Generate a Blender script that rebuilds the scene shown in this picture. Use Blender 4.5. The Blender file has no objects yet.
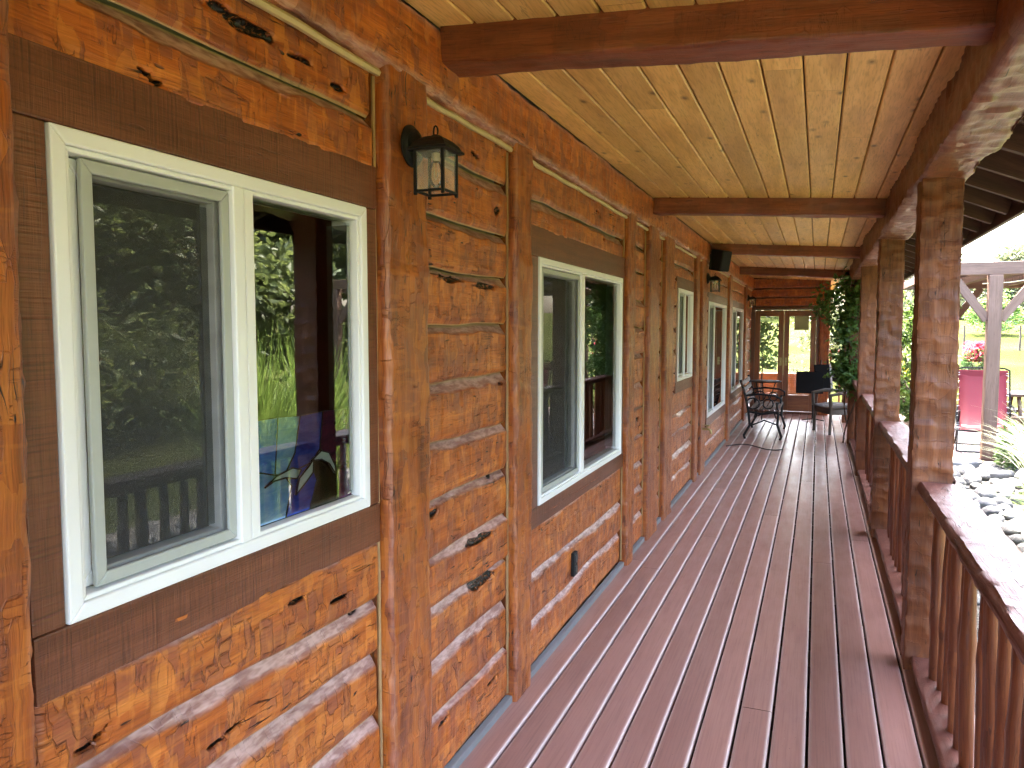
import bpy, math, random
import numpy as np
from mathutils import Vector, Matrix

random.seed(7)
rng = np.random.default_rng(11)
scene = bpy.context.scene
COL = scene.collection
rad = math.radians

# ------------------------------------------------------------------ noise
def _h(x, y, s):
    v = np.sin(x * 127.1 + y * 311.7 + s * 74.7) * 43758.5453
    return v - np.floor(v)

def vn(x, y, s=0.0):
    x, y = np.broadcast_arrays(np.asarray(x, float), np.asarray(y, float))
    xi = np.floor(x); yi = np.floor(y)
    fx = x - xi; fy = y - yi
    fx = fx * fx * (3 - 2 * fx); fy = fy * fy * (3 - 2 * fy)
    a = _h(xi, yi, s); b = _h(xi + 1, yi, s); c = _h(xi, yi + 1, s); d = _h(xi + 1, yi + 1, s)
    return (a * (1 - fx) + b * fx) * (1 - fy) + (c * (1 - fx) + d * fx) * fy

# ------------------------------------------------------------------ objects
WLOC = {}

def tag(o, label=None, cat=None, group=None, kind=None):
    if label: o['label'] = label
    if cat: o['category'] = cat
    if group: o['group'] = group
    if kind: o['kind'] = kind
    return o

def thing(name, label, cat, loc=(0, 0, 0), group=None):
    o = bpy.data.objects.new(name, None)
    o.empty_display_size = 0.1
    COL.objects.link(o)
    o.location = loc
    WLOC[o.name] = Vector(loc)
    return tag(o, label, cat, group)

def link(name, me, parent=None, wloc=None):
    """link a mesh whose vertices are in world coordinates"""
    o = bpy.data.objects.new(name, me)
    COL.objects.link(o)
    base = Vector(wloc) if wloc is not None else (WLOC[parent.name].copy() if parent else Vector((0, 0, 0)))
    me.transform(Matrix.Translation(-base))
    if parent:
        o.parent = parent
        o.location = base - WLOC[parent.name]
    else:
        o.location = base
    WLOC[o.name] = base
    return o

def copy_tree(o, loc=None, rz=None, parent=None):
    c = o.copy()
    COL.objects.link(c)
    if parent: c.parent = parent
    if loc is not None:
        c.location = loc; WLOC[c.name] = Vector(loc)
    if rz is not None: c.rotation_euler = (0, 0, rz)
    for ch in list(o.children):
        copy_tree(ch, parent=c)
    return c

def np_mesh(name, V, F, mats, uv=None, attrs=None, smooth=True, mi=None):
    """V (n,3), F (m,4) or (m,3) arrays"""
    me = bpy.data.meshes.new(name)
    V = np.asarray(V, np.float32); F = np.asarray(F, np.int32)
    n, k = F.shape
    me.vertices.add(len(V)); me.vertices.foreach_set('co', V.ravel())
    me.loops.add(n * k); me.loops.foreach_set('vertex_index', F.ravel())
    me.polygons.add(n)
    me.polygons.foreach_set('loop_start', np.arange(0, n * k, k, dtype=np.int32))
    me.polygons.foreach_set('use_smooth', np.full(n, smooth, bool))
    if not isinstance(mats, (list, tuple)): mats = [mats]
    for m in mats: me.materials.append(m)
    if mi is not None: me.polygons.foreach_set('material_index', np.asarray(mi, np.int32))
    if uv is not None:
        l = me.uv_layers.new(name='UVMap')
        l.data.foreach_set('uv', np.asarray(uv, np.float32)[F.ravel()].ravel())
    if attrs:
        for an, av in attrs.items():
            a = me.attributes.new(an, 'FLOAT', 'POINT')
            a.data.foreach_set('value', np.asarray(av, np.float32))
    me.update(calc_edges=True)
    me.validate()
    return me

class MB:
    def __init__(self): self.v = []; self.f = []; self.uv = []; self.t = []
    def add(self, vs, fs, uvs=None, tone=0.0):
        b = len(self.v)
        self.v += [Vector(p) for p in vs]
        self.t += [tone] * len(vs)
        for i, f in enumerate(fs):
            self.f.append(tuple(b + k for k in f))
            if uvs: self.uv.append(uvs[i])
            else: self.uv.append([(vs[k][0] + vs[k][1], vs[k][2]) for k in f])
        return self
    def box(self, lo, hi, tone=0.0, M=None):
        x0, y0, z0 = lo; x1, y1, z1 = hi
        P = [(x0, y0, z0), (x1, y0, z0), (x1, y1, z0), (x0, y1, z0), (x0, y0, z1), (x1, y0, z1), (x1, y1, z1), (x0, y1, z1)]
        F = [(0, 3, 2, 1), (4, 5, 6, 7), (0, 1, 5, 4), (2, 3, 7, 6), (1, 2, 6, 5), (3, 0, 4, 7)]
        ax = [2, 2, 1, 1, 0, 0]
        d = [x1 - x0, y1 - y0, z1 - z0]
        L = max(range(3), key=lambda i: d[i])
        off = random.random() * 9
        uvs = []
        for f, a in zip(F, ax):
            o = [i for i in range(3) if i != a]
            if L in o: u = L; w = o[0] if o[1] == L else o[1]
            else: u, w = o
            uvs.append([(P[k][u] + off, P[k][w] + off * .37) for k in f])
        if M is not None: P = [M @ Vector(p) for p in P]
        return self.add(P, F, uvs, tone)
    def bar(self, p0, p1, w, t, up=(0, 0, 1), tone=0.0):
        """rectangular bar between two points, w across, t along up"""
        p0 = Vector(p0); p1 = Vector(p1)
        d = (p1 - p0); L = d.length; d.normalize()
        u = Vector(up); s = d.cross(u)
        if s.length < 1e-4: s = d.cross(Vector((1, 0, 0)))
        s.normalize(); u = s.cross(d)
        M = Matrix((d, s, u)).transposed().to_4x4(); M.translation = p0
        return self.box((0, -w / 2, -t / 2), (L, w / 2, t / 2), tone, M)
    def tube(self, pts, r, n=8, cap=True, tone=0.0):
        pts = [Vector(p) for p in pts]
        if not isinstance(r, (list, tuple)): r = [r] * len(pts)
        vs = []; fs = []; uvs = []
        ref = Vector((0, 0, 1)); acc = random.random() * 7
        prev = None
        for i, p in enumerate(pts):
            a = pts[max(i - 1, 0)]; b = pts[min(i + 1, len(pts) - 1)]
            d = (b - a).normalized()
            if prev is None:
                s = d.cross(ref)
                if s.length < 1e-3: s = d.cross(Vector((1, 0, 0)))
            else:
                s = prev - d * prev.dot(d)
            s.normalize(); prev = s
            t = d.cross(s)
            for k in range(n):
                an = 2 * math.pi * k / n
                vs.append(p + (s * math.cos(an) + t * math.sin(an)) * r[i])
        for i in range(len(pts) - 1):
            L = (pts[i + 1] - pts[i]).length
            for k in range(n):
                k2 = (k + 1) % n
                fs.append((i * n + k, i * n + k2, (i + 1) * n + k2, (i + 1) * n + k))
                c = 2 * math.pi * r[i] / n
                uvs.append([(acc, k * c), (acc, (k + 1) * c), (acc + L, (k + 1) * c), (acc + L, k * c)])
            acc += L
        if cap:
            fs.append(tuple(reversed(range(n)))); uvs.append([(acc, 0)] * n)
            fs.append(tuple((len(pts) - 1) * n + k for k in range(n))); uvs.append([(acc, 0)] * n)
        return self.add(vs, fs, uvs, tone)
    def lathe(self, prof, n=20, axis_o=(0, 0, 0), axis='Z'):
        vs = []; fs = []
        o = Vector(axis_o)
        for (r, h) in prof:
            for k in range(n):
                a = 2 * math.pi * k / n
                if axis == 'Z': p = Vector((r * math.cos(a), r * math.sin(a), h))
                else: p = Vector((h, r * math.cos(a), r * math.sin(a)))
                vs.append(o + p)
        for i in range(len(prof) - 1):
            for k in range(n):
                k2 = (k + 1) % n
                fs.append((i * n + k, i * n + k2, (i + 1) * n + k2, (i + 1) * n + k))
        fs.append(tuple(reversed(range(n)))); fs.append(tuple((len(prof) - 1) * n + k for k in range(n)))
        return self.add(vs, fs)
    def ring(self, y0, y1, z0, z1, w, xf, xb, axis='X'):
        """rectangular frame in the y-z plane (or x-z plane when axis='Y')"""
        o = [(y0, z0), (y1, z0), (y1, z1), (y0, z1)]
        i = [(y0 + w, z0 + w), (y1 - w, z0 + w), (y1 - w, z1 - w), (y0 + w, z1 - w)]
        for k in range(4):
            k2 = (k + 1) % 4
            q = [o[k], o[k2], i[k2], i[k]]
            vs = [(xf, a, b) for a, b in q] + [(xb, a, b) for a, b in q]
            if axis == 'Y': vs = [(a, x, b) for x, a, b in vs]
            fs = [(0, 1, 2, 3), (4, 7, 6, 5), (0, 4, 5, 1), (3, 2, 6, 7), (1, 5, 6, 2), (0, 3, 7, 4)]
            hor = k in (0, 2)
            uvs = [[((vs[m][1] if axis == 'X' else vs[m][0]), vs[m][2] + (vs[m][0] if axis == 'X' else vs[m][1])) if hor else (vs[m][2], vs[m][0] + vs[m][1]) for m in f] for f in fs]
            self.add(vs, fs, uvs)
        return self
    def build(self, name, mat, parent=None, bevel=0.0, smooth=False, seg=2, wloc=None):
        me = bpy.data.meshes.new(name)
        me.from_pydata([tuple(p) for p in self.v], [], self.f)
        for m in (mat if isinstance(mat, (list, tuple)) else [mat]): me.materials.append(m)
        l = me.uv_layers.new(name='UVMap')
        l.data.foreach_set('uv', [c for f in self.uv for p in f for c in p])
        a = me.attributes.new('tone', 'FLOAT', 'POINT'); a.data.foreach_set('value', self.t)
        if smooth: me.polygons.foreach_set('use_smooth', [True] * len(me.polygons))
        me.update()
        import bmesh
        bm = bmesh.new(); bm.from_mesh(me)
        bmesh.ops.recalc_face_normals(bm, faces=bm.faces)
        bm.to_mesh(me); bm.free()
        o = link(name, me, parent, wloc)
        if smooth:
            try: me.set_sharp_from_angle(angle=rad(42))
            except Exception: pass
        if bevel > 0:
            b = o.modifiers.new('bevel', 'BEVEL'); b.width = bevel; b.segments = seg
            b.limit_method = 'ANGLE'; b.angle_limit = rad(40)
        return o

# ------------------------------------------------------------------ materials
class NT:
    def __init__(self, name):
        self.m = bpy.data.materials.new(name); self.m.use_nodes = True
        self.t = self.m.node_tree; self.t.nodes.clear()
        self.out = self.n('ShaderNodeOutputMaterial')
    def n(self, typ, **kw):
        nd = self.t.nodes.new(typ)
        for k, v in kw.items(): setattr(nd, k, v)
        return nd
    def l(self, a, b): self.t.links.new(a, b)
    def val(self, inp, v):
        if isinstance(v, bpy.types.NodeSocket): self.l(v, inp)
        elif isinstance(v, (tuple, list)) and len(v) == 3 and inp.type == 'RGBA': inp.default_value = (*v, 1)
        else: inp.default_value = v
    def math(self, op, a, b=0.0, c=None, clamp=False):
        nd = self.n('ShaderNodeMath', operation=op, use_clamp=clamp)
        self.val(nd.inputs[0], a); self.val(nd.inputs[1], b)
        if c is not None: self.val(nd.inputs[2], c)
        return nd.outputs[0]
    def mix(self, f, a, b, blend='MIX'):
        nd = self.n('ShaderNodeMix', data_type='RGBA', blend_type=blend)
        self.val(nd.inputs[0], f); self.val(nd.inputs[6], a); self.val(nd.inputs[7], b)
        return nd.outputs[2]
    def map(self, v, a, b, lo=0.0, hi=1.0, smooth=True):
        nd = self.n('ShaderNodeMapRange', interpolation_type='SMOOTHSTEP' if smooth else 'LINEAR')
        self.val(nd.inputs[0], v)
        for i, x in enumerate((a, b, lo, hi)): self.val(nd.inputs[i + 1], x)
        return nd.outputs[0]
    def noise(self, vec, scale=1.0, detail=3.0, rough=.55, dist=0.0):
        nd = self.n('ShaderNodeTexNoise')
        self.l(vec, nd.inputs['Vector'])
        nd.inputs['Scale'].default_value = scale; nd.inputs['Detail'].default_value = detail
        nd.inputs['Roughness'].default_value = rough; nd.inputs['Distortion'].default_value = dist
        return nd.outputs[0]
    def vor(self, vec, scale=1.0, feature='F1', rnd=1.0):
        nd = self.n('ShaderNodeTexVoronoi', feature=feature)
        self.l(vec, nd.inputs['Vector']); nd.inputs['Scale'].default_value = scale
        nd.inputs['Randomness'].default_value = rnd
        return nd
    def scale(self, vec, s):
        nd = self.n('ShaderNodeVectorMath', operation='MULTIPLY')
        self.l(vec, nd.inputs[0]); nd.inputs[1].default_value = s
        return nd.outputs[0]
    def attr(self, name):
        return self.n('ShaderNodeAttribute', attribute_name=name).outputs['Fac']
    def ramp(self, v, stops):
        nd = self.n('ShaderNodeValToRGB')
        e = nd.color_ramp.elements
        while len(e) < len(stops): e.new(.5)
        for el, (p, c) in zip(e, stops):
            el.position = p; el.color = (*c, 1) if len(c) == 3 else c
        self.l(v, nd.inputs[0])
        return nd.outputs[0]
    def principled(self, col, rough=.5, metal=0.0, spec=.5, coat=0.0, coat_rough=.1, bump=None, bstr=.3, bdist=.01, trans=0.0):
        p = self.n('ShaderNodeBsdfPrincipled')
        self.val(p.inputs['Base Color'], col); self.val(p.inputs['Roughness'], rough)
        p.inputs['Metallic'].default_value = metal
        p.inputs['Specular IOR Level'].default_value = spec
        self.val(p.inputs['Coat Weight'], coat); p.inputs['Coat Roughness'].default_value = coat_rough
        if bump is not None:
            b = self.n('ShaderNodeBump'); b.inputs['Strength'].default_value = bstr; b.inputs['Distance'].default_value = bdist
            self.l(bump, b.inputs['Height']); self.l(b.outputs[0], p.inputs['Normal'])
            if coat: self.l(b.outputs[0], p.inputs['Coat Normal'])
        self.p = p
        return p.outputs[0]
    def done(self, sh):
        self.l(sh, self.out.inputs[0]); return self.m

def uvvec(t):
    """grain coordinates from the UV map (u along the grain, metres), shifted per object"""
    uv = t.n('ShaderNodeUVMap').outputs[0]
    oi = t.n('ShaderNodeObjectInfo').outputs['Random']
    cb = t.n('ShaderNodeCombineXYZ'); t.l(t.math('MULTIPLY', oi, 37.0), cb.inputs[0]); t.l(t.math('MULTIPLY', oi, 11.0), cb.inputs[1])
    ad = t.n('ShaderNodeVectorMath', operation='ADD'); t.l(uv, ad.inputs[0]); t.l(cb.outputs[0], ad.inputs[1])
    return ad.outputs[0]

def wood(name, dark, mid, light, hewn=1.0, cell=(16, 11), blotch=(0.12, .04, .025), crack=.5, knots=.5, rough=.38, coat=.25,
         bstr=.5, grain=70.0, saw=0.0, tonal=.25, bd=.006):
    t = NT(name)
    v = uvvec(t)
    dk = lambda f: tuple(c * f for c in dark)
    big = t.noise(t.scale(v, (1.6, 7, 1)), 1, 2)
    streak = t.noise(t.scale(v, (2.0, grain * .45, 1)), 1, 3, .65, .4)
    fine = t.noise(t.scale(v, (11, grain * 3.2, 1)), 1, 2, .6)
    mixv = t.math('ADD', t.math('MULTIPLY', big, .45), t.math('MULTIPLY', streak, .55))
    col = t.ramp(mixv, [(.32, dark), (.5, mid), (.68, light)])
    col = t.mix(t.map(fine, .45, .70, 0, .5), col, dk(.8))
    height = t.math('ADD', t.math('MULTIPLY', streak, .25), t.math('MULTIPLY', fine, .35))
    rbase = big
    if hewn > 0:
        wob = t.n('ShaderNodeVectorMath', operation='ADD')
        nn = t.n('ShaderNodeTexNoise'); t.l(t.scale(v, (13, 13, 1)), nn.inputs['Vector']); nn.inputs['Scale'].default_value = 1; nn.inputs['Detail'].default_value = 1
        t.l(v, wob.inputs[0]); t.l(t.scale(nn.outputs['Color'], (.030, .030, 0)), wob.inputs[1])
        cv = t.scale(wob.outputs[0], (cell[0], cell[1], 1))
        vo = t.vor(cv, 1, 'F1', .85); vo.distance = 'CHEBYCHEV'
        v2 = t.vor(cv, 1, 'F2', .85); v2.distance = 'CHEBYCHEV'
        rnd = t.n('ShaderNodeSeparateColor'); t.l(vo.outputs['Color'], rnd.inputs[0])
        patch = t.noise(t.scale(v, (6, 10, 1)), 1, 4, .7)
        rbase = patch
        # unevenly taken stain, cut by cut
        blo = t.math('MULTIPLY', t.map(t.math('ADD', t.math('MULTIPLY', rnd.outputs[0], .40), t.math('MULTIPLY', patch, .85)), .60, .80), .52 * hewn)
        col = t.mix(blo, col, blotch)
        hi = t.math('MULTIPLY', t.map(t.math('ADD', t.math('MULTIPLY', rnd.outputs[1], .5), t.math('MULTIPLY', patch, -.5)), .08, .30), .6 * hewn)
        col = t.mix(hi, col, light)
        # edges left by the adze, broken up
        gap = t.math('SUBTRACT', v2.outputs['Distance'], vo.outputs['Distance'])
        line = t.math('MULTIPLY', t.map(gap, .01, .045, 1, 0), t.map(t.math('ADD', patch, t.math('MULTIPLY', big, .4)), .64, .84))
        col = t.mix(t.math('MULTIPLY', line, .42 * hewn), col, dk(.36))
        # bite marks across the grain
        ch = t.noise(t.scale(v, (52, 9, 1)), 1, 2, .6, .3)
        cr = t.math('ABSOLUTE', t.math('SUBTRACT', ch, .5))
        bite = t.math('MULTIPLY', t.map(cr, .004, .016, 1, 0), t.map(rnd.outputs[2], .6, .75))
        col = t.mix(t.math('MULTIPLY', bite, .55 * hewn), col, dk(.4))
        col = t.mix(t.math('MULTIPLY', t.map(ch, .54, .66), .34 * hewn), col, light)
        height = t.math('ADD', height, t.math('MULTIPLY', rnd.outputs[2], 1.0 * hewn))
        height = t.math('SUBTRACT', height, t.math('MULTIPLY', t.math('ADD', line, bite), .7 * hewn))
    if saw > 0:
        sv = t.noise(t.scale(v, (190, 5, 1)), 1, 2, .5)
        height = t.math('ADD', height, t.math('MULTIPLY', sv, saw))
        col = t.mix(t.map(sv, .5, .72, 0, .5), col, dk(.45))
    if crack > 0:
        cn = t.noise(t.scale(v, (1.6, 26, 1)), 1, 3, .55, .6)
        r = t.math('ABSOLUTE', t.math('SUBTRACT', cn, .5))
        cm = t.noise(t.scale(v, (3.5, 11, 1)), 1, 1)
        ck = t.math('MULTIPLY', t.map(r, .002, .010, 1, 0), t.map(cm, .56, .66))
        col = t.mix(t.math('MULTIPLY', ck, min(1, crack * 1.1)), col, (.010, .005, .003))
        height = t.math('SUBTRACT', height, t.math('MULTIPLY', ck, 1.4 * crack))
        nk = t.noise(t.scale(v, (13, 62, 1)), 1, 1, .5)
        nik = t.math('MULTIPLY', t.map(nk, .715, .745), t.map(cm, .42, .55))
        col = t.mix(t.math('MULTIPLY', nik, crack), col, (.016, .008, .005))
        height = t.math('SUBTRACT', height, nik)
    if knots > 0:
        pine = name.startswith('ceiling')
        kv = t.vor(t.scale(v, (4.5, 9.0, 1) if pine else (2.6, 5.0, 1)), 1, 'F1', 1.0)
        kr = 1.7 if pine else 1.0
        dist = t.math('ADD', kv.outputs['Distance'], t.math('MULTIPLY', t.math('SUBTRACT', streak, .5), .05))
        ring = t.math('MULTIPLY', t.map(dist, .05 * kr, .12 * kr, 1, 0), knots)
        core = t.math('MULTIPLY', t.map(dist, .03 * kr, .06 * kr, 1, 0), knots)
        col = t.mix(t.math('MULTIPLY', ring, .6), col, dk(.5))
        col = t.mix(t.math('MULTIPLY', core, .8), col, dk(.2))
        height = t.math('SUBTRACT', height, t.math('MULTIPLY', core, .5))
    wane = t.attr('wane'); seam = t.attr('seam'); gouge = t.attr('gouge'); tone = t.attr('tone')
    if name.startswith('hewn') or name.startswith('rail') or name.startswith('header'):
        wn = t.noise(t.scale(v, (14, 55, 1)), 1, 2, .7)
        wcol = t.mix(t.map(wn, .35, .65), (.27, .125, .105), (.52, .32, .27))  # pinkish wane colour: the sky's reflection on these slopes is painted in
        col = t.mix(t.math('MULTIPLY', wane, .95), col, wcol)
        col = t.mix(t.math('MULTIPLY', seam, .85), col, (.46, .32, .16))
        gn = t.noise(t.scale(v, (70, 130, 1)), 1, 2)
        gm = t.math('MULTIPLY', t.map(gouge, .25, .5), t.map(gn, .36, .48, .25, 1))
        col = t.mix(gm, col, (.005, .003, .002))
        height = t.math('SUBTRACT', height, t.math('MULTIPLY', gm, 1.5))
    height = t.math('MULTIPLY', height, t.math('SUBTRACT', 1.0, t.math('MULTIPLY', wane, .75)))
    oi = t.n('ShaderNodeObjectInfo').outputs['Random']
    fac = t.math('ADD', t.math('ADD', 1 - tonal * .25, tone), t.math('MULTIPLY', oi, tonal * .5))
    sc = t.n('ShaderNodeVectorMath', operation='SCALE'); t.l(col, sc.inputs[0]); t.l(fac, sc.inputs['Scale'])
    rgh = t.math('ADD', t.math('MULTIPLY', rbase, .3), rough - .15)
    return t.done(t.principled(sc.outputs[0], rgh, 0, .38, coat, .2, height, bstr, bd))

def plain(name, col, rough=.5, metal=0.0, var=.12, nscale=20, bstr=.1, spec=.5, coat=0.0):
    t = NT(name)
    oc = t.n('ShaderNodeTexCoord').outputs['Object']
    n = t.noise(oc, nscale, 3)
    c = t.mix(n, tuple(x * (1 - var) for x in col), tuple(min(1, x * (1 + var)) for x in col))
    return t.done(t.principled(c, t.map(n, .2, .8, max(.02, rough - .06), rough + .06), metal, spec, coat, .1, n, bstr, .004))

M = {}
M['log'] = wood('hewn_log_wood', (.21, .044, .008), (.44, .108, .017), (.64, .215, .042), 1.0, (23, 12), (.185, .060, .042), 1.0, .55, .42, .14, .9)
M['post'] = wood('hewn_post_wood', (.15, .034, .006), (.34, .082, .012), (.50, .16, .028), .85, (9, 24), (.16, .054, .038), 1.0, .5, .40, .16, .8)
M['porchpost'] = wood('porch_post_wood', (.082, .021, .007), (.172, .050, .015), (.26, .090, .030), .5, (11, 11), (.055, .018, .012), .9, .4, .5, .05, .6)
M['beam'] = wood('beam_wood', (.11, .028, .010), (.215, .056, .018), (.31, .092, .030), .4, (8, 10), (.09, .026, .013), .45, .3, .42, .15, .5)
M['header'] = wood('header_beam_wood', (.105, .031, .014), (.19, .064, .028), (.27, .108, .052), .5, (9, 10), (.10, .036, .022), .6, .25, .45, .1, .5)
M['pine'] = wood('ceiling_pine', (.53, .285, .068), (.77, .46, .145), (.87, .57, .205), 0, crack=.3, knots=.9, rough=.45, coat=.08, bstr=.3, grain=42, tonal=0)
M['trim'] = wood('sawn_trim_wood', (.095, .028, .012), (.165, .052, .024), (.225, .078, .038), 0, crack=.3, knots=.15, rough=.40, coat=.35, bstr=.5, saw=.9, grain=80)
M['rail'] = wood('rail_wood', (.085, .026, .016), (.14, .046, .030), (.19, .072, .048), .25, (5, 6), (.07, .024, .016), .8, .2, .5, .05, .7)
M['spindle'] = wood('spindle_wood', (.075, .020, .008), (.165, .046, .015), (.26, .088, .028), .15, (6, 6), (.10, .03, .018), .5, .5, .38, .2, .4)
M['door'] = wood('door_wood', (.15, .045, .016), (.25, .08, .027), (.33, .12, .042), 0, crack=0, knots=.1, rough=.35, coat=.3, bstr=.15)
M['darkwood'] = wood('rafter_wood', (.038, .015, .009), (.068, .026, .016), (.105, .043, .026), 0, crack=.3, knots=.2, rough=.6, coat=0, bstr=.3)
M['pergola'] = wood('pergola_wood', (.10, .054, .036), (.145, .083, .057), (.19, .113, .082), 0, crack=.3, knots=.2, rough=.6, coat=0, bstr=.3)
M['table'] = wood('table_wood', (.08, .043, .025), (.135, .075, .045), (.18, .11, .07), 0, crack=.3, knots=.2, rough=.6, coat=0, bstr=.3)
M['bark'] = wood('bark', (.045, .032, .022), (.085, .06, .042), (.13, .10, .075), .6, (8, 20), (.03, .02, .015), .6, 0, .9, 0, 1.0, bd=.03)

def deck_mat():
    t = NT('deck_stain')
    v = uvvec(t)
    a = t.noise(t.scale(v, (1.0, 3.0, 1)), 1, 4)
    g = t.noise(t.scale(v, (3, 130, 1)), 1, 3, .6)
    s = t.noise(t.scale(v, (60, 90, 1)), 1, 2)
    d = t.noise(t.scale(v, (2.2, 7, 1)), 1, 5, .7)
    col = t.mix(a, (.275, .130, .104), (.375, .200, .160))
    col = t.mix(t.map(g, .4, .8, 0, .35), col, (.10, .04, .03))
    col = t.mix(t.map(d, .56, .74, 0, .42), col, (.25, .135, .115))
    col = t.mix(t.map(s, .70, .78, 0, .8), col, (.045, .022, .018))
    col = t.mix(t.map(t.noise(t.scale(v, (35, 50, 1)), 1, 2), .74, .80, 0, .6), col, (.42, .33, .29))
    tone = t.attr('tone')
    sc = t.n('ShaderNodeVectorMath', operation='SCALE'); t.l(col, sc.inputs[0]); t.l(t.math('ADD', 1.0, tone), sc.inputs['Scale'])
    edge = t.attr('seam')
    c2 = t.mix(t.math('MULTIPLY', edge, .85), sc.outputs[0], (.66, .53, .48))  # worn pale board edges, with the light they catch painted in too
    rgh = t.map(d, .3, .75, .30, .50)
    h = t.math('ADD', t.math('MULTIPLY', g, .5), t.math('MULTIPLY', d, .5))
    return t.done(t.principled(c2, rgh, 0, .5, .38, .25, h, .25, .004))
M['deck'] = deck_mat()

M['vinyl'] = plain('white_vinyl', (.86, .86, .87), .38, var=.04, nscale=6, bstr=.03)
M['greyframe'] = plain('grey_sash', (.42, .44, .42), .42, var=.06)
M['darkgap'] = plain('dark_track', (.035, .035, .033), .6)
M['black'] = plain('black_metal', (.011, .011, .012), .6, .1, bstr=.2, nscale=120, spec=.3)
M['blackplastic'] = plain('black_plastic', (.014, .014, .014), .65, spec=.25)
M['blackpanel'] = plain('black_panel', (.010, .010, .011), .8, spec=.15)
M['grille'] = plain('speaker_cloth', (.010, .010, .011), .9, nscale=300, bstr=.6)
M['flash'] = plain('blue_grey_flashing', (.20, .20, .20), .6, .1, nscale=9, var=.2)
M['brass'] = plain('dull_brass', (.42, .33, .16), .35, .9)
M['steel'] = plain('dull_steel', (.45, .45, .45), .35, .9)
M['room'] = plain('room_wall', (.30, .26, .21), .8)
M['roomfloor'] = plain('room_floor', (.16, .10, .06), .5)
M['white'] = plain('white_sheet', (.75, .75, .73), .6)
M['wicker'] = plain('grey_wicker', (.095, .082, .07), .7, nscale=90, var=.5, bstr=1.0)
M['lead'] = plain('lead_came', (.035, .035, .038), .45, .7)
M['pink'] = plain('pink_fabric', (.22, .022, .035), .7, nscale=40)
M['peach'] = plain('peach_fabric', (.72, .20, .15), .7, nscale=40)
M['soil'] = plain('soil', (.07, .05, .035), .95, nscale=30, var=.4, bstr=.8)
M['patio'] = wood('patio_boards', (.08, .038, .03), (.12, .06, .05), (.155, .085, .07), 0, crack=.2, knots=.1, rough=.6, coat=0, bstr=.3)
M['roofing'] = plain('dark_roofing', (.06, .055, .05), .9)
M['cord'] = plain('black_cord', (.015, .015, .015), .6)
M['terracotta'] = plain('terracotta', (.36, .13, .06), .8)
M['maroon'] = plain('maroon_cloth', (.09, .015, .015), .9)
M['filament'] = plain('bulb_base', (.5, .42, .3), .4, .5)

def glass_mat(name, ior=1.9, tint=(1, 1, 1), wave=.0):
    t = NT(name)
    fr = t.n('ShaderNodeFresnel'); fr.inputs[0].default_value = ior
    tr = t.n('ShaderNodeBsdfTransparent'); tr.inputs[0].default_value = (*tint, 1)
    gl = t.n('ShaderNodeBsdfGlossy'); gl.inputs['Roughness'].default_value = .006
    if wave:
        oc = t.n('ShaderNodeTexCoord').outputs['Object']
        b = t.n('ShaderNodeBump'); b.inputs['Strength'].default_value = wave; b.inputs['Distance'].default_value = .002
        t.l(t.noise(oc, 2.0, 1), b.inputs['Height']); t.l(b.outputs[0], gl.inputs['Normal']); t.l(b.outputs[0], fr.inputs['Normal'])
    mx = t.n('ShaderNodeMixShader'); t.l(fr.outputs[0], mx.inputs[0]); t.l(tr.outputs[0], mx.inputs[1]); t.l(gl.outputs[0], mx.inputs[2])
    return t.done(mx.outputs[0])
M['glass'] = glass_mat('window_glass', 2.05, (.80, .84, .82), .03)
M['lampglass'] = glass_mat('lamp_glass', 1.5, (.93, .95, .92))
def frosted():
    t = NT('frosted_lamp_glass')
    tr = t.n('ShaderNodeBsdfTransparent'); p = t.principled((.80, .82, .78), .25)
    mx = t.n('ShaderNodeMixShader'); mx.inputs[0].default_value = .20
    t.l(tr.outputs[0], mx.inputs[1]); t.l(p, mx.inputs[2]); return t.done(mx.outputs[0])
M['frost'] = frosted()
M['doorglass'] = glass_mat('door_glass', 1.5, (.93, .95, .94))

def screen_mat():
    t = NT('insect_screen')
    tr = t.n('ShaderNodeBsdfTransparent'); di = t.n('ShaderNodeBsdfDiffuse'); di.inputs[0].default_value = (.075, .078, .08, 1)
    oc = t.n('ShaderNodeTexCoord').outputs['Object']
    mx = t.n('ShaderNodeMixShader'); t.l(t.map(t.noise(t.scale(oc, (1, 2, 5)), 3, 3), .3, .7, .48, .56), mx.inputs[0])
    t.l(tr.outputs[0], mx.inputs[1]); t.l(di.outputs[0], mx.inputs[2])
    return t.done(mx.outputs[0])
M['screen'] = screen_mat()

def art_mat(name, c1, c2):
    t = NT(name)
    oc = t.n('ShaderNodeTexCoord').outputs['Object']
    n = t.noise(t.scale(oc, (1, 5, 16)), 3, 4, .6, 1.0)
    return t.done(t.principled(t.mix(t.map(n, .3, .7), c1, c2), .12, 0, .6, .4, .05, n, .15, .004))
M['art_blue'] = art_mat('blue_art_glass', (.07, .20, .75), (.22, .45, .90))
M['art_light'] = art_mat('light_blue_art_glass', (.25, .45, .85), (.45, .65, .90))
M['art_navy'] = art_mat('navy_art_glass', (.02, .05, .40), (.05, .11, .60))
M['art_red'] = art_mat('plum_art_glass', (.05, .012, .05), (.13, .025, .07))
M['art_white'] = art_mat('milky_art_glass', (.60, .68, .74), (.75, .80, .84))
M['art_dark'] = art_mat('dark_art_glass', (.02, .02, .012), (.05, .05, .02))

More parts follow.
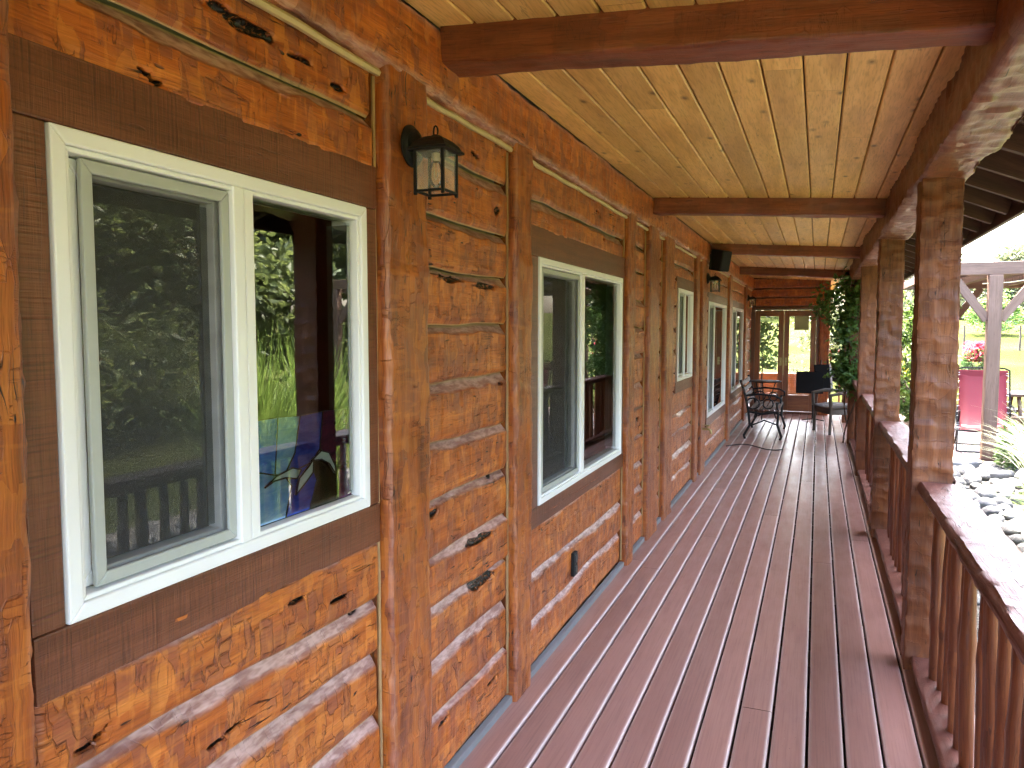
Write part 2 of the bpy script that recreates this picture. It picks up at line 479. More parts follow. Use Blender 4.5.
def leaf_mat(name, c1, c2, trans=.35, rough=.5):
    t = NT(name)
    tone = t.attr('tone')
    col = t.mix(t.math('ADD', tone, .5, clamp=True), c1, c2)
    p = t.principled(col, rough, 0, .35)
    tl = t.n('ShaderNodeBsdfTranslucent'); t.l(t.mix(.5, col, tuple(min(1, c * 1.6) for c in c2)), tl.inputs[0])
    mx = t.n('ShaderNodeMixShader'); mx.inputs[0].default_value = trans
    t.l(p, mx.inputs[1]); t.l(tl.outputs[0], mx.inputs[2])
    return t.done(mx.outputs[0])
M['leaf'] = leaf_mat('tree_leaves', (.05, .08, .028), (.17, .205, .06))
M['leaf_grey'] = leaf_mat('grey_green_leaves', (.035, .05, .025), (.09, .10, .045))
M['needles'] = leaf_mat('conifer_needles', (.04, .06, .04), (.09, .11, .07), .2)
M['vine'] = leaf_mat('vine_leaves', (.03, .07, .018), (.12, .20, .04))
M['indoor'] = leaf_mat('houseplant_leaves', (.03, .07, .02), (.10, .17, .05))
M['blade'] = leaf_mat('green_grass_blades', (.07, .14, .02), (.20, .28, .06), .4)
M['blade_pale'] = leaf_mat('pale_grass_blades', (.17, .20, .12), (.34, .36, .25), .4)
M['juniper'] = leaf_mat('juniper_leaves', (.04, .09, .03), (.12, .19, .06))
M['flower'] = leaf_mat('pink_flowers', (.28, .02, .04), (.50, .07, .10), .3)
M['yellow'] = leaf_mat('yellow_flowers', (.6, .4, .02), (.8, .6, .05), .3)

def lawn_mat():
    t = NT('lawn_grass')
    oc = t.n('ShaderNodeTexCoord').outputs['Object']
    a = t.noise(oc, .25, 5, .6); b = t.noise(oc, 6, 4, .7); c = t.noise(oc, 60, 2)
    col = t.mix(t.map(a, .35, .65), (.042, .052, .015), (.072, .076, .028))
    col = t.mix(t.map(b, .4, .75, 0, .6), col, (.032, .043, .013))
    return t.done(t.principled(col, .9, 0, 0.0, bump=t.math('ADD', b, c), bstr=1.0, bdist=.05))
M['lawn'] = lawn_mat()

def gravel_mat():
    t = NT('creek_gravel')
    oc = t.n('ShaderNodeTexCoord').outputs['Object']
    vo = t.vor(oc, 22, 'F1'); n = t.noise(oc, 3, 4)
    s = t.n('ShaderNodeSeparateColor'); t.l(vo.outputs['Color'], s.inputs[0])
    col = t.ramp(s.outputs[0], [(0, (.03, .027, .024)), (.5, (.065, .06, .055)), (1, (.11, .105, .10))])
    col = t.mix(t.map(n, .45, .7, 0, .7), col, (.08, .065, .05))
    return t.done(t.principled(col, .8, 0, .3, bump=vo.outputs['Distance'], bstr=1.0, bdist=-.03))
M['gravel'] = gravel_mat()

def rock_mat():
    t = NT('river_stone')
    oc = t.n('ShaderNodeTexCoord').outputs['Object']
    oi = t.n('ShaderNodeObjectInfo').outputs['Random']
    n = t.noise(oc, 3, 5, .6); f = t.noise(oc, 40, 3)
    base = t.ramp(oi, [(0, (.06, .06, .062)), (.4, (.10, .10, .105)), (.75, (.16, .16, .162)), (1, (.15, .138, .125))])
    col = t.mix(t.map(n, .35, .7, 0, .5), base, (.065, .065, .066))
    return t.done(t.principled(col, .7, 0, .4, bump=t.math('ADD', n, t.math('MULTIPLY', f, .2)), bstr=.5, bdist=.02))
M['rock'] = rock_mat()

# ------------------------------------------------------------------ hewn timbers
def hewn(name, p0, p1, w, t, mat, parent=None, up=(0, 0, 1), seed=1, step=.02, cell=.085, cols=2, scal=.004, wav=.05, corner=.012,
         ptp=9, freq=4.0, wane=None, wloc=None, seg_wane=None, sharp=0.0):
    """hand-hewn timber from p0 to p1; w across, t along `up`"""
    p0 = np.array(p0, float); p1 = np.array(p1, float)
    d = p1 - p0; L = np.linalg.norm(d); d /= L
    u = np.array(up, float); s = np.cross(d, u)
    s /= np.linalg.norm(s); u = np.cross(s, d)
    ns = max(3, int(L / step) + 1)
    S = np.linspace(0, L, ns)
    base = []
    per = 0.0
    hw, ht = w / 2, t / 2
    crn = [(-hw, -ht), (hw, -ht), (hw, ht), (-hw, ht)]
    for f in range(4):
        a = np.array(crn[f]); b = np.array(crn[(f + 1) % 4])
        ln = np.linalg.norm(b - a); e = (b - a) / ln; nrm = np.array([e[1], -e[0]])
        q = np.concatenate([[0.0, corner * .5 / ln], np.linspace(corner * 1.3 / ln, 1 - corner * 1.3 / ln, ptp), [1 - corner * .5 / ln]])
        for qi in q:
            c = a + e * ln * qi
            dc = min(qi, 1 - qi) * ln
            inset = max(0.0, 1 - dc / corner) ** 1.6 * corner * .42
            ctr = 0.0
            base.append((c[0], c[1], nrm[0], nrm[1], f, qi, per + ln * qi, inset))
        per += ln
    B = np.array(base)
    n = len(B)
    Sg, Bi = np.meshgrid(S, np.arange(n), indexing='ij')
    bx, by, nx, ny, fc, q, pe, ins = [B[:, i][None, :].repeat(ns, 0) for i in range(8)]
    # slow bowing of each edge
    e1 = (vn(Sg * freq, fc * 3.1, seed) - .5) * 2
    e2 = (vn(Sg * freq, ((fc + 1) % 4) * 3.1, seed) - .5) * 2
    bow = (e1 * (1 - q) + e2 * q) * wav * min(w, t) * .5
    col = np.minimum(np.floor(q * cols), cols - 1)
    sc = Sg / cell + col * .5 + _h(col, fc, seed) * 3 + (vn(Sg * 3, col * 5 + fc, seed + 3) - .5) * 1.4
    ci = np.floor(sc); fr = sc - ci
    r1 = _h(ci, col + fc * 7, seed); r2 = _h(ci, col + fc * 7, seed + 5)
    tilt = (fr - .5) * (r2 - .5) * 1.6 - .6 * (1 - (2 * fr - 1) ** 2)
    cut = scal * (tilt + (r1 - .5) * .8)
    qc = (q * cols) - col
    cut += scal * .5 * (_h(ci, col, seed + 9) - .5) * (qc - .5) * 2
    fine = (vn(Sg * 22, q * 8 + fc * 11, seed + 2) - .5) * scal * .6
    off = bow + cut + fine
    # corner points move with a mix of both faces: soften by inset towards the axis
    X = bx + nx * off; Y = by + ny * off
    rl = np.sqrt(bx ** 2 + by ** 2)
    nick = ins * (1 + 1.3 * (vn(Sg * 9, fc * 5 + (q > .5) * 2.5, seed + 4) - .3))
    X -= bx / rl * nick; Y -= by / rl * nick
    P = p0[None, None, :] + d[None, None, :] * Sg[..., None] + s[None, None, :] * X[..., None] + u[None, None, :] * Y[..., None]
    V = P.reshape(-1, 3)
    i = np.arange(ns - 1)[:, None]; k = np.arange(n)[None, :]
    k2 = (k + 1) % n
    F = np.stack([i * n + k, i * n + k2, (i + 1) * n + k2, (i + 1) * n + k], -1).reshape(-1, 4)
    wn = np.clip(ins / (corner * .2), 0, 1) * .8
    uv = np.stack([Sg.ravel() + seed * 1.7, pe.ravel() + seed * .9], -1)
    c0 = len(V)
    V = np.concatenate([V, [p0, p1]])
    uv = np.concatenate([uv, [[0, 0], [0, 0]]])
    kk = np.arange(n); kk2 = (kk + 1) % n
    capA = np.stack([kk2, kk, np.full(n, c0), np.full(n, c0)], -1)
    F3 = np.stack([kk2, kk, np.full(n, c0)], -1)
    F3b = np.stack([(ns - 1) * n + kk, (ns - 1) * n + kk2, np.full(n, c0 + 1)], -1)
    tris = np.concatenate([F3, F3b])
    tq = np.concatenate([np.stack([F[:, 0], F[:, 1], F[:, 2]], -1), np.stack([F[:, 0], F[:, 2], F[:, 3]], -1), tris])
    tone = np.concatenate([((r1 - .5) * .22).ravel(), [0, 0]])
    me = np_mesh(name, V, tq, mat, uv, {'wane': np.concatenate([wn.ravel() * (0.0 if wane is None else wane), [0, 0]]), 'tone': tone}, True)
    try: me.set_sharp_from_angle(angle=rad(50))
    except Exception: pass
    return link(name, me, parent, wloc)

# ------------------------------------------------------------------ layout constants (metres; porch runs along +y)
XW = -1.19           # log face of the house wall
XP = -1.156           # face of the wall posts
XO, XI = .415, .59   # porch post faces
CEIL_W, CEIL_S = 2.575, .065
YB, YE = -3.0, 15.4  # porch start (behind the camera) and end wall
GZ = -.15            # garden level next to the porch
WIN = [dict(y=(.926, 1.892), z=(1.088, 1.942), h=2.045, s=1.0, L=.862, R=1.95, split=1.394),
       dict(y=(3.345, 4.965), z=(.775, 1.93), h=2.045, s=.71, L=3.2, R=5.03, split=4.07),
       dict(y=(7.15, 8.03), z=(1.115, 1.975), h=2.06, s=1.04, L=7.06, R=8.09, split=7.55),
       dict(y=(9.28, 11.12), z=(.55, 1.925), h=2.01, s=.47, L=9.2, R=11.26, split=9.85),
       dict(y=(11.98, 13.75), z=(.635, 1.93), h=2.01, s=.56, L=11.6, R=13.85, split=12.6)]
POSTS = [(.50, .845), (1.955, 2.21), (2.98, 3.17), (5.03, 5.22), (5.70, 6.06), (6.36, 6.72), (8.09, 8.29), (8.52, 8.86), (11.26, 11.58), (13.86, 14.2)]

house = thing('log_house', 'stained hewn log house wall with white framed windows running along the porch', 'house', (-3.2, 6.5, 0))

# ---- log wall
def log_wall():
    ys = np.concatenate([np.arange(YB, .3, .06), np.arange(.3, 3.4, .007), np.arange(3.4, 6.2, .012), np.arange(6.2, YE + .02, .03)])
    seams = [.035, .245, .455, .638, .82, 1.026, 1.215, 1.415, 1.615, 1.81, 1.99, 2.19, 2.345]
    ny = len(ys)
    def seam(k):
        z = np.full(ny, seams[k])
        z = z + (vn(ys * 1.1, k * 7.3, 3) - .5) * .030 + (vn(ys * 5.2, k * 3.3, 4) - .5) * .012
        if k in (0, len(seams) - 1): z = np.full(ny, seams[k])
        for w in WIN:
            m = (ys >= w['L'] - .08) & (ys <= w['R'] + .08)
            if k == min(range(13), key=lambda q: abs(seams[q] - w['h'])): z[m] = w['h'] + (vn(ys[m] * 7, 1, 2) - .5) * .012
            if k == min(range(13), key=lambda q: abs(seams[q] - w['s'])): z[m] = w['s'] + (vn(ys[m] * 5, 1, 8) - .5) * .02
        return z
    # extra recess next to every wall post
    endr = np.zeros(ny)
    for a, b in POSTS:
        for e in (a, b):
            endr = np.maximum(endr, np.clip(1 - np.abs(ys - e) / .028, 0, 1))
    gouges = [(2.68, .785, .13, .013), (2.72, .61, .12, .024), (2.45, 1.775, .10, .011), (2.75, 1.765, .09, .013), (2.86, 2.065, .03, .016),
              (1.42, 2.275, .12, .016), (1.62, 2.262, .05, .006), (1.78, 2.245, .03, .008), (1.15, 2.08, .035, .006), (1.55, .92, .04, .006), (1.72, .87, .06, .004),
              (2.82, 1.005, .03, .008), (4.35, 2.27, .03, .006), (5.5, .95, .05, .014), (5.55, .88, .03, .012),
              (2.9, 1.37, .025, .006), (2.28, .98, .05, .012), (2.8, .17, .05, .008), (2.36, .21, .04, .008), (1.84, .80, .022, .009), (2.65, 2.24, .03, .007),
              (4.5, 2.13, .025, .008), (.98, .86, .05, .004), (1.3, .70, .07, .005)]
    Vs = []; Fs = []; UV = []; A = {'wane': [], 'seam': [], 'gouge': [], 'tone': []}
    base = 0
    for k in range(12):
        z0 = seam(k); z1 = seam(k + 1); H = z1 - z0
        u = np.concatenate([[0, .012, .03, .06], np.linspace(.09, .62, 13), np.linspace(.65, .97, 14), [.985, 1.0]])
        nu = len(u)
        Y, U = np.meshgrid(ys, u, indexing='ij')
        Hh = H[:, None]; Z = z0[:, None] + U * Hh
        T = (1 - U) * Hh; Bm = U * Hh
        bt = (.012 + .040 * vn(Y * 2.3, k * 5.0, 21) + .012 * (vn(Y * 13, k, 22) - .5))
        if k == 11: bt = bt * .4
        d = -.030 * np.clip(1 - T / bt, 0, 1) ** .9
        bb = .006 + .018 * vn(Y * 3.0, k * 9.0, 31) + .006 * vn(Y * 16, k, 32)
        d += -.011 * np.clip(1 - Bm / bb, 0, 1) ** 1.1
        # adze cuts
        cz = Bm / .075 + vn(Y * 2, k * 4, 41) * .8
        rz = np.floor(cz)
        cy = Y / .062 + _h(rz, k * 1.0, 42) * 5 + (vn(Y * 6, rz * 3 + k, 44) - .5) * 1.3
        ry = np.floor(cy); fy = cy - ry; fz = cz - rz
        r1 = _h(ry, rz + k * 13, 43); r2 = _h(ry, rz + k * 13, 45); r3 = _h(ry, rz + k * 13, 46)
        cut = (r1 - .5) * .0035 + (fy - .5) * (r2 - .5) * .007 + (fz - .5) * (r3 - .5) * .004
        face = np.clip(T / bt, 0, 1) * np.clip(Bm / bb, 0, 1)
        d += cut * face
        d += (vn(Y * 1.2, k * 3.7, 51) - .5) * .016 + (vn(Y * 6, Z * 12, 52) - .5) * .005 + (vn(Y * 30, Z * 40, 53) - .5) * .0015
        d -= .032 * endr[:, None] ** 1.5
        g = np.zeros_like(d)
        for gy, gz, gl, gh in gouges:
            nz = .7 + .7 * vn(Y * 45, Z * 60, 61)
            slope = (vn(Y * 18, gy, 62) - .5) * .02
            q = ((Y - gy) / gl) ** 2 + ((Z - gz - slope) / gh) ** 2
            g = np.maximum(g, np.clip(1.35 - q * nz, 0, 1))
        d -= g * .022
        X = XW - .006 + np.minimum(d, .006)
        Vs.append(np.stack([X, Y, Z], -1).reshape(-1, 3))
        wv = np.clip((1 - T / bt) * 5, 0, 1)
        wv = np.maximum(wv, endr[:, None] * .5)
        A['wane'].append(wv.ravel())
        A['seam'].append((np.maximum((T < .0075) * 1.0, (Bm < .0045) * 1.0) * (.55 + .45 * (Z > 1.5))).ravel())
        A['gouge'].append(g.ravel())
        A['tone'].append(((r1 - .5) * .16 + (_h(k * 1.0, 2.0, 5) - .5) * .12).ravel() * np.ones_like(X).ravel())
        UV.append(np.stack([Y + k * 2.37, Z + k * .61], -1).reshape(-1, 2))
        i = np.arange(ny - 1)[:, None]; j = np.arange(nu - 1)[None, :]
        F = np.stack([i * nu + j, (i + 1) * nu + j, (i + 1) * nu + j + 1, i * nu + j + 1], -1)
        yc = .5 * (ys[:-1] + ys[1:])[:, None]; zc = .25 * (Z[:-1, :-1] + Z[1:, :-1] + Z[1:, 1:] + Z[:-1, 1:])
        keep = np.ones((ny - 1, nu - 1), bool)
        for w in WIN:
            keep &= ~((yc > w['L'] - .02) & (yc < w['R'] + .02) & (zc > w['s'] + .012 - .02 * 0) & (zc < w['h'] - .012)
                      & ((z1[:-1, None] <= w['h'] + .03) & (z0[:-1, None] >= w['s'] - .03)))
        Fs.append((F[keep] + base).reshape(-1, 4))
        base += ny * nu
    me = np_mesh('log_wall', np.concatenate(Vs), np.concatenate(Fs), M['log'], np.concatenate(UV), {a: np.concatenate(v) for a, v in A.items()}, True)
    try: me.set_sharp_from_angle(angle=rad(48))
    except Exception: pass
    return link('log_wall', me, house)
log_wall()

# wall posts and plate log
for i, (a, b) in enumerate(POSTS):
    hewn('wall_post', ((XP - .06), (a + b) / 2, .0), ((XP - .06), (a + b) / 2, 2.36), b - a, .12, M['post'], house, up=(1, 0, 0), seed=20 + i,
         step=.014 if i < 4 else .04, cell=.11, cols=3, scal=.005, wav=.09, corner=.016, ptp=12, freq=5, wane=.35)
hewn('plate_log', (XP - .085, YB, 2.46), (XP - .085, YE + .1, 2.46), .17, .24, M['log'], house, seed=5, step=.02, cell=.10, cols=3, scal=.006, wav=.07, corner=.035, ptp=10, freq=3, wane=.9)
ca = plain('pale_caulk', (.52, .39, .19), .55, var=.2, nscale=30, bstr=.3)
ends = [YB] + [v for p in POSTS for v in p] + [YE]
for i in range(0, len(ends), 2):
    a, c = ends[i], ends[i + 1]
    n_ = max(4, int((c - a) / .12))
    MB().tube([(XW + .004 + random.uniform(-.002, .002), a + (c - a) * k / n_, 2.331 + random.uniform(-.003, .003)) for k in range(n_ + 1)], .011, 6).build('caulk_strip', ca, house, smooth=True)
cb = plain('tan_caulk', (.34, .20, .085), .55, var=.3, nscale=30, bstr=.3)
for a, c in POSTS:
    MB().tube([(XW - .012, a - .004 + random.uniform(-.002, .002), z) for z in np.linspace(.04, 2.32, 18)], .0065, 5).build('caulk_strip', cb, house, smooth=True)
b = MB().box((XW - .02, YB, -.02), (XW + .010, YE, .028))
b.build('base_flashing', M['flash'], house, .003)

# ---- windows
def window(w, k):
    (y0, y1), (z0, z1), sp = w['y'], w['z'], w['split']
    root = MB().ring(y0, y1, z0, z1, .030, -1.1885, -1.29).build('window', M['vinyl'], house, .004)
    # sawn board trim, set back from the logs
    t = MB(); xf, xb = -1.193, -1.235
    t.box((xb, w['L'], z1 + .002), (xf, w['R'], w['h'] + .02))
    t.box((xb, w['L'], w['s'] - .03), (xf, w['R'], z0 - .002))
    t.box((xb, w['L'], z0 - .001), (xf - .003, y0 - .002, z1 + .001))
    t.box((xb, y1 + .002, z0 - .001), (xf - .003, w['R'], z1 + .001))
    t.build('trim', M['trim'], root, .003)
    # inner step of the vinyl frame
    MB().ring(y0 + .0302, y1 - .0302, z0 + .0302, z1 - .0302, .010, -1.196, -1.28).build('frame_step', M['vinyl'], root, .003)
    mu = MB().box((-1.285, sp - .036, z0 + .0302), (-1.1905, sp - .002, z1 - .0302)).box((-1.285, sp + .001, z0 + .0302), (-1.1935, sp + .032, z1 - .0302))
    mu.build('mullion', M['vinyl'], root, .004)
    # sliding half: grey screen frame, screen, sash, glass
    MB().ring(y0 + .066, sp - .037, z0 + .044, z1 - .044, .024, -1.202, -1.214).build('screen_frame', M['greyframe'], root, .003)
    ya, yb, za, zb = y0 + .085, sp - .055, z0 + .062, z1 - .062
    MB().add([(-1.209, ya, za), (-1.209, yb, za), (-1.209, yb, zb), (-1.209, ya, zb)], [(0, 1, 2, 3)]).build('screen', M['screen'], root)
    MB().ring(y0 + .046, sp - .037, z0 + .044, z1 - .044, .028, -1.222, -1.26).build('sash', M['vinyl'], root, .003)
    MB().add([(-1.24, y0 + .08, z0 + .08), (-1.24, sp - .06, z0 + .08), (-1.24, sp - .06, z1 - .08), (-1.24, y0 + .08, z1 - .08)], [(0, 1, 2, 3)]).build('glass', M['glass'], root)
    yb = y1 - .05
    MB().add([(-1.215, sp + .03, z0 + .05), (-1.215, yb, z0 + .05), (-1.215, yb, z1 - .05), (-1.215, sp + .03, z1 - .05)], [(0, 1, 2, 3)]).build('glass', M['glass'], root)
    # far jamb lining seen through the glass
    MB().box((-1.29, y1 - .052, z0 + .055), (-1.222, y1 - .041, z1 - .055)).build('jamb', M['greyframe'], root)
for k, w in enumerate(WIN): window(w, k)

# outlet on the wall
o = MB().box((-1.20, 3.885, .272), (-1.181, 3.95, .40)).build('outlet_plate', M['blackplastic'], house, .004)
for zr in (.345, .287): MB().box((-1.182, 3.897, zr), (-1.176, 3.938, zr + .04)).build('receptacle', M['darkgap'], o, .006)

# rooms behind the wall
b = MB()
b.box((-6.0, YB, -.2), (-5.9, YE, 2.7)); b.box((-5.9, YB, -.1), (-1.31, YB + .1, 2.7)); b.box((-5.9, YE - .05, -.1), (-1.31, YE + .05, 2.7))
b.box((-5.9, YB, 2.5), (-1.31, YE, 2.7)); b.box((-5.9, 2.35, 0), (-1.31, 2.45, 2.5)); b.box((-5.9, 6.1, 0), (-1.31, 6.2, 2.5)); b.box((-5.9, 8.5, 0), (-1.31, 8.6, 2.5))
b.build('room_wall', M['room'], house)
MB().box((-5.9, YB, -.2), (-1.31, YE, 0)).build('room_floor', M['roomfloor'], house)
b = MB()   # inside face of the outer wall, with the window openings left free
segs = [YB] + [v for w in WIN for v in (w['y'][0] + .02, w['y'][1] - .02)] + [YE]
for i in range(0, len(segs), 2): b.box((-1.31, segs[i], 0), (-1.262, segs[i + 1], 2.68))
for w in WIN:
    b.box((-1.31, w['y'][0] + .02, 0), (-1.262, w['y'][1] - .02, w['z'][0] + .02)); b.box((-1.31, w['y'][0] + .02, w['z'][1] - .02), (-1.262, w['y'][1] - .02, 2.68))
b.build('inner_wall', M['room'], house)

# ---- end wall with french doors
MB().box((-1.19, YE + .105, 1.99), (.05, YE + .15, 2.62)).build('end_wall_backing', M['trim'], house)
for i, (z0, z1) in enumerate([(2.02, 2.19), (2.19, 2.36), (2.36, 2.56)]):
    hewn('end_log', (-1.19, YE + .07, (z0 + z1) / 2), (.03, YE + .07, (z0 + z1) / 2), .17, z1 - z0 - .012, M['log'], house, seed=60 + i, step=.03, cell=.08, cols=2, scal=.005, wav=.05, corner=.02, wane=.6)
hewn('end_post', (.115, YE + .03, 0), (.115, YE + .03, 2.5), .17, .2, M['post'], house, up=(0, 1, 0), seed=70, step=.03, scal=.006, wav=.1)
MB().box((-1.19, YE - .02, 0), (-1.12, YE + .1, 2.015)).box((-.03, YE - .02, 0), (.03, YE + .1, 2.015)).box((-1.12, YE - .018, 1.955), (-.03, YE + .1, 2.014)).box((-1.12, YE - .01, -.02), (-.03, YE + .1, .045)).build('door_frame', M['trim'], house, .004)
for (x0, x1, hs) in ((-1.118, -.597, 1), (-.594, -.032, -1)):
    d = MB()
    st = .095
    d.box((x0, YE + .01, .05), (x0 + st, YE + .055, 1.95)); d.box((x1 - st, YE + .01, .05), (x1, YE + .055, 1.95))
    d.box((x0 + st, YE + .011, 1.84), (x1 - st, YE + .054, 1.95)); d.box((x0 + st, YE + .011, .05), (x1 - st, YE + .054, .36))
    d = d.build('french_door', M['door'], house, .004)
    MB().add([(x0 + st, YE + .03, .36), (x1 - st, YE + .03, .36), (x1 - st, YE + .03, 1.84), (x0 + st, YE + .03, 1.84)], [(0, 1, 2, 3)]).build('glass', M['doorglass'], d)
    hx = x1 - .05 if hs == 1 else x0 + .05
    MB().lathe([(.028, 0), (.028, .012), (.012, .014), (.012, .03), (.026, .04), (.026, .055), (.012, .066)], 12, (0, 0, 0)).build('handle', M['brass'], d, smooth=True) if False else \
        MB().tube([(hx, YE + .012, .98), (hx, YE - .04, .98)], .012, 8).tube([(hx, YE - .04, .98), (hx - .09 * hs, YE - .045, .985)], .010, 8).box((hx - .022, YE + .002, .91), (hx + .022, YE + .012, 1.06)).build('handle', M['brass'], d, .002)
# sunroom beyond the doors: floor, ceiling, posts, low wall, big openings to the garden
b = MB().box((-5.9, YE + .3, -.1), (.3, 19.4, 0)); b.build('sunroom_floor', M['roomfloor'], house)
MB().box((-5.9, YE + .15, 2.5), (.35, 19.5, 2.6)).build('sunroom_ceiling', M['pine'], house)
b = MB().box((-5.9, 19.3, 0), (.3, 19.4, .55)).box((-5.9, 19.3, 2.2), (.3, 19.4, 2.5))
for x in (-5.8, -4.4, -3.0, -1.55, .2): b.box((x - .06, 19.29, 0), (x + .06, 19.41, 2.5))
b.box((-5.95, YE + .1, 0), (-5.88, 19.4, 2.5)); b.build('sunroom_wall', M['door'], house, .004)
# upper wall / roof mass of the house
MB().box((-6.1, YB - .1, 2.72), (-1.24, 19.6, 4.2)).build('upper_wall', M['trim'], house)

# ------------------------------------------------------------------ porch roof
def cz(x): return CEIL_W - CEIL_S * (x + 1.19)
roof = thing('porch_roof', 'pine board porch ceiling on dark cross beams with sloping eave rafters', 'roof', (-.3, 6.5, 2.27))
def ceiling():
    b = MB()
    x = -1.175
    wd = .138
    while x < .44:
        y = YB
        while y < YE + .1:
            L = random.uniform(5.0, 9.0)
            ye = min(y + L, YE + .1)
            tn = random.uniform(-.16, .12)
            x0, x1 = x + .003, min(x + wd, .46) - .003
            ou, ov = random.random() * 20, random.random() * 20
            c = .005
            pr = [(x0, cz(x0) + .03), (x0, cz(x0) + c), (x0 + c, cz(x0 + c)), (x1 - c, cz(x1 - c)), (x1, cz(x1) + c), (x1, cz(x1) + .03)]
            vs = [(px, y, pz) for px, pz in pr] + [(px, ye - .0015, pz) for px, pz in pr]
            fs = [(i, i + 6, i + 7, i + 1) for i in range(5)]
            uvs = [[(vs[k][1] + ou, vs[k][0] + ov) for k in f] for f in fs]
            b.add(vs, fs, uvs, tn)
            y = ye
        x += wd
    o = b.build('ceiling_boards', M['pine'], roof)
    MB().add([(-1.2, YB, cz(-1.2) + .032), (.5, YB, cz(.5) + .032), (.5, YE + .1, cz(.5) + .032), (-1.2, YE + .1, cz(-1.2) + .032)], [(0, 1, 2, 3)]).build('ceiling_backing', M['darkwood'], roof)
ceiling()
for i, y in enumerate((-1.0, 2.37, 5.85, 9.15, 12.65)):
    hewn('cross_beam', (-1.16, y, cz(-1.16) - .045), (.44, y, cz(.44) - .045), .15, .14, M['beam'], roof, seed=80 + i, step=.02, cell=.16, cols=2, scal=.004, wav=.10, corner=.010, ptp=8, freq=3.5)
hewn('header_beam', (.505, YB, 2.385), (.505, 16.6, 2.385), .21, .235, M['header'], roof, seed=91, step=.018, cell=.095, cols=3, scal=.008, wav=.16, corner=.022, ptp=12, freq=3.0, wane=.25)
# eave
def ez(x): return 2.60 - .42 * (x - .55)
for k in range(42):
    y = YB + .2 + k * .46
    MB().bar((.50, y, ez(.50) - .045), (1.06, y, ez(1.06) - .045), .045, .11).build('rafter', M['darkwood'], roof, .003)
b = MB()
for k in range(5):
    x0 = .44 + k * .14; x1 = x0 + .136
    P = [(x0, YB, ez(x0) + .012), (x1, YB, ez(x1) + .012), (x1, 16.7, ez(x1) + .012), (x0, 16.7, ez(x0) + .012)]
    P += [(p[0], p[1], p[2] + .02) for p in P]
    b.add(P, [(3, 2, 1, 0), (4, 5, 6, 7), (0, 1, 5, 4), (2, 3, 7, 6), (1, 2, 6, 5), (3, 0, 4, 7)], [[(P[i][1], P[i][0]) for i in f] for f in [(3, 2, 1, 0), (4, 5, 6, 7), (0, 1, 5, 4), (2, 3, 7, 6), (1, 2, 6, 5), (3, 0, 4, 7)]])
b.build('eave_boards', M['darkwood'], roof)
MB().box((1.062, YB, ez(1.08) - .11), (1.095, 16.7, ez(1.08) + .03)).build('fascia', M['darkwood'], roof, .004)
P = [(1.15, YB - .1, ez(1.15) + .045), (.44, YB - .1, ez(.44) + .055), (-1.4, YB - .1, 3.25), (-1.4, 16.8, 3.25), (.44, 16.8, ez(.44) + .055), (1.15, 16.8, ez(1.15) + .045)]
MB().add(P, [(0, 1, 4, 5), (1, 2, 3, 4)]).build('roofing', M['roofing'], roof)
MB().box((-1.24, YB - .06, 2.62), (.46, YB - .02, 3.1)).build('gable_end', M['darkwood'], roof)

# ------------------------------------------------------------------ deck
def deck():
    b = MB()
    gaps = [-1.196] + [-1.074 + .1345 * k for k in range(12)] + [.590]
    rowsV = []; F = []; UV = []; T = []; S = []
    base = 0
    joints = {0: [5.2, 9.7], 1: [5.05, 10.2], 2: [7.9], 3: [10.9, 6.0], 4: [8.4], 5: [11.6], 6: [6.9], 7: [3.3, 9.0], 8: [8.6], 9: [5.6, 10.4], 10: [7.6], 11: [6.3], 12: [4.9, 9.4]}
    V = []
    for i in range(13):
        x0 = gaps[i] + .0055; x1 = gaps[i + 1] - .0055
        cuts = [YB] + joints[i] + [17.5]
        cuts.sort()
        for a, c in zip(cuts[:-1], cuts[1:]):
            a += .0015; c -= .0015
            tn = random.uniform(-.10, .10); ou = random.random() * 30; ov = random.random() * 30
            r = .006
            pr = [(x0, -.035), (x0, -r), (x0 + r * .35, -r * .35), (x0 + r, 0), (x0 + .015, .0004), ((x0 + x1) / 2, .0008), (x1 - .015, .0004), (x1 - r, 0), (x1 - r * .35, -r * .35), (x1, -r), (x1, -.035)]
            sm = [.0, .5, .8, .3, 0, 0, 0, .45, 1.0, .9, .1]
            n = len(pr)
            st = np.linspace(a, c, max(3, int((c - a) / .25)))
            for y in st:
                cup = (float(vn(y * .7, i, 77)) - .5) * .002
                for (px, pz), s in zip(pr, sm):
                    V.append((px, y, pz + cup)); UV.append((y + ou, px + pz + ov)); T.append(tn); S.append(s)
            for q in range(len(st) - 1):
                for k in range(n - 1):
                    F.append((base + q * n + k, base + q * n + k + 1, base + (q + 1) * n + k + 1, base + (q + 1) * n + k))
            # end grain
            for e in (0, len(st) - 1):
                for k in range(n // 2):
                    pass
            base += len(st) * n
    me = np_mesh('deck', V, np.array(F)[:, ::-1], M['deck'], np.array(UV), {'tone': T, 'seam': S}, True)
    me.flip_normals()
    o = tag(link('deck', me), kind='structure')
    V = np.array(V)
    j = MB()
    for k in range(42): j.box((-1.18, YB + .2 + k * .48, -.15), (.56, YB + .24 + k * .48, -.04))
    j.build('deck_joist', M['darkwood'], o)
    MB().box((-1.2, YB, -.25), (.55, 17.5, -.152)).build('deck_base', M['soil'], o)
    MB().box((.545, YB, -.2), (.58, 17.5, -.036)).build('deck_skirt', M['trim'], o)
    sd_ = MB(); x = .592
    while x < 1.5:
        sd_.box((x, 11.95, -.035), (x + .178, 17.4, -.001), random.uniform(-.1, .1)); x += .187
    sd_.build('side_boards', M['deck'], o, .005)
    return o
deck()

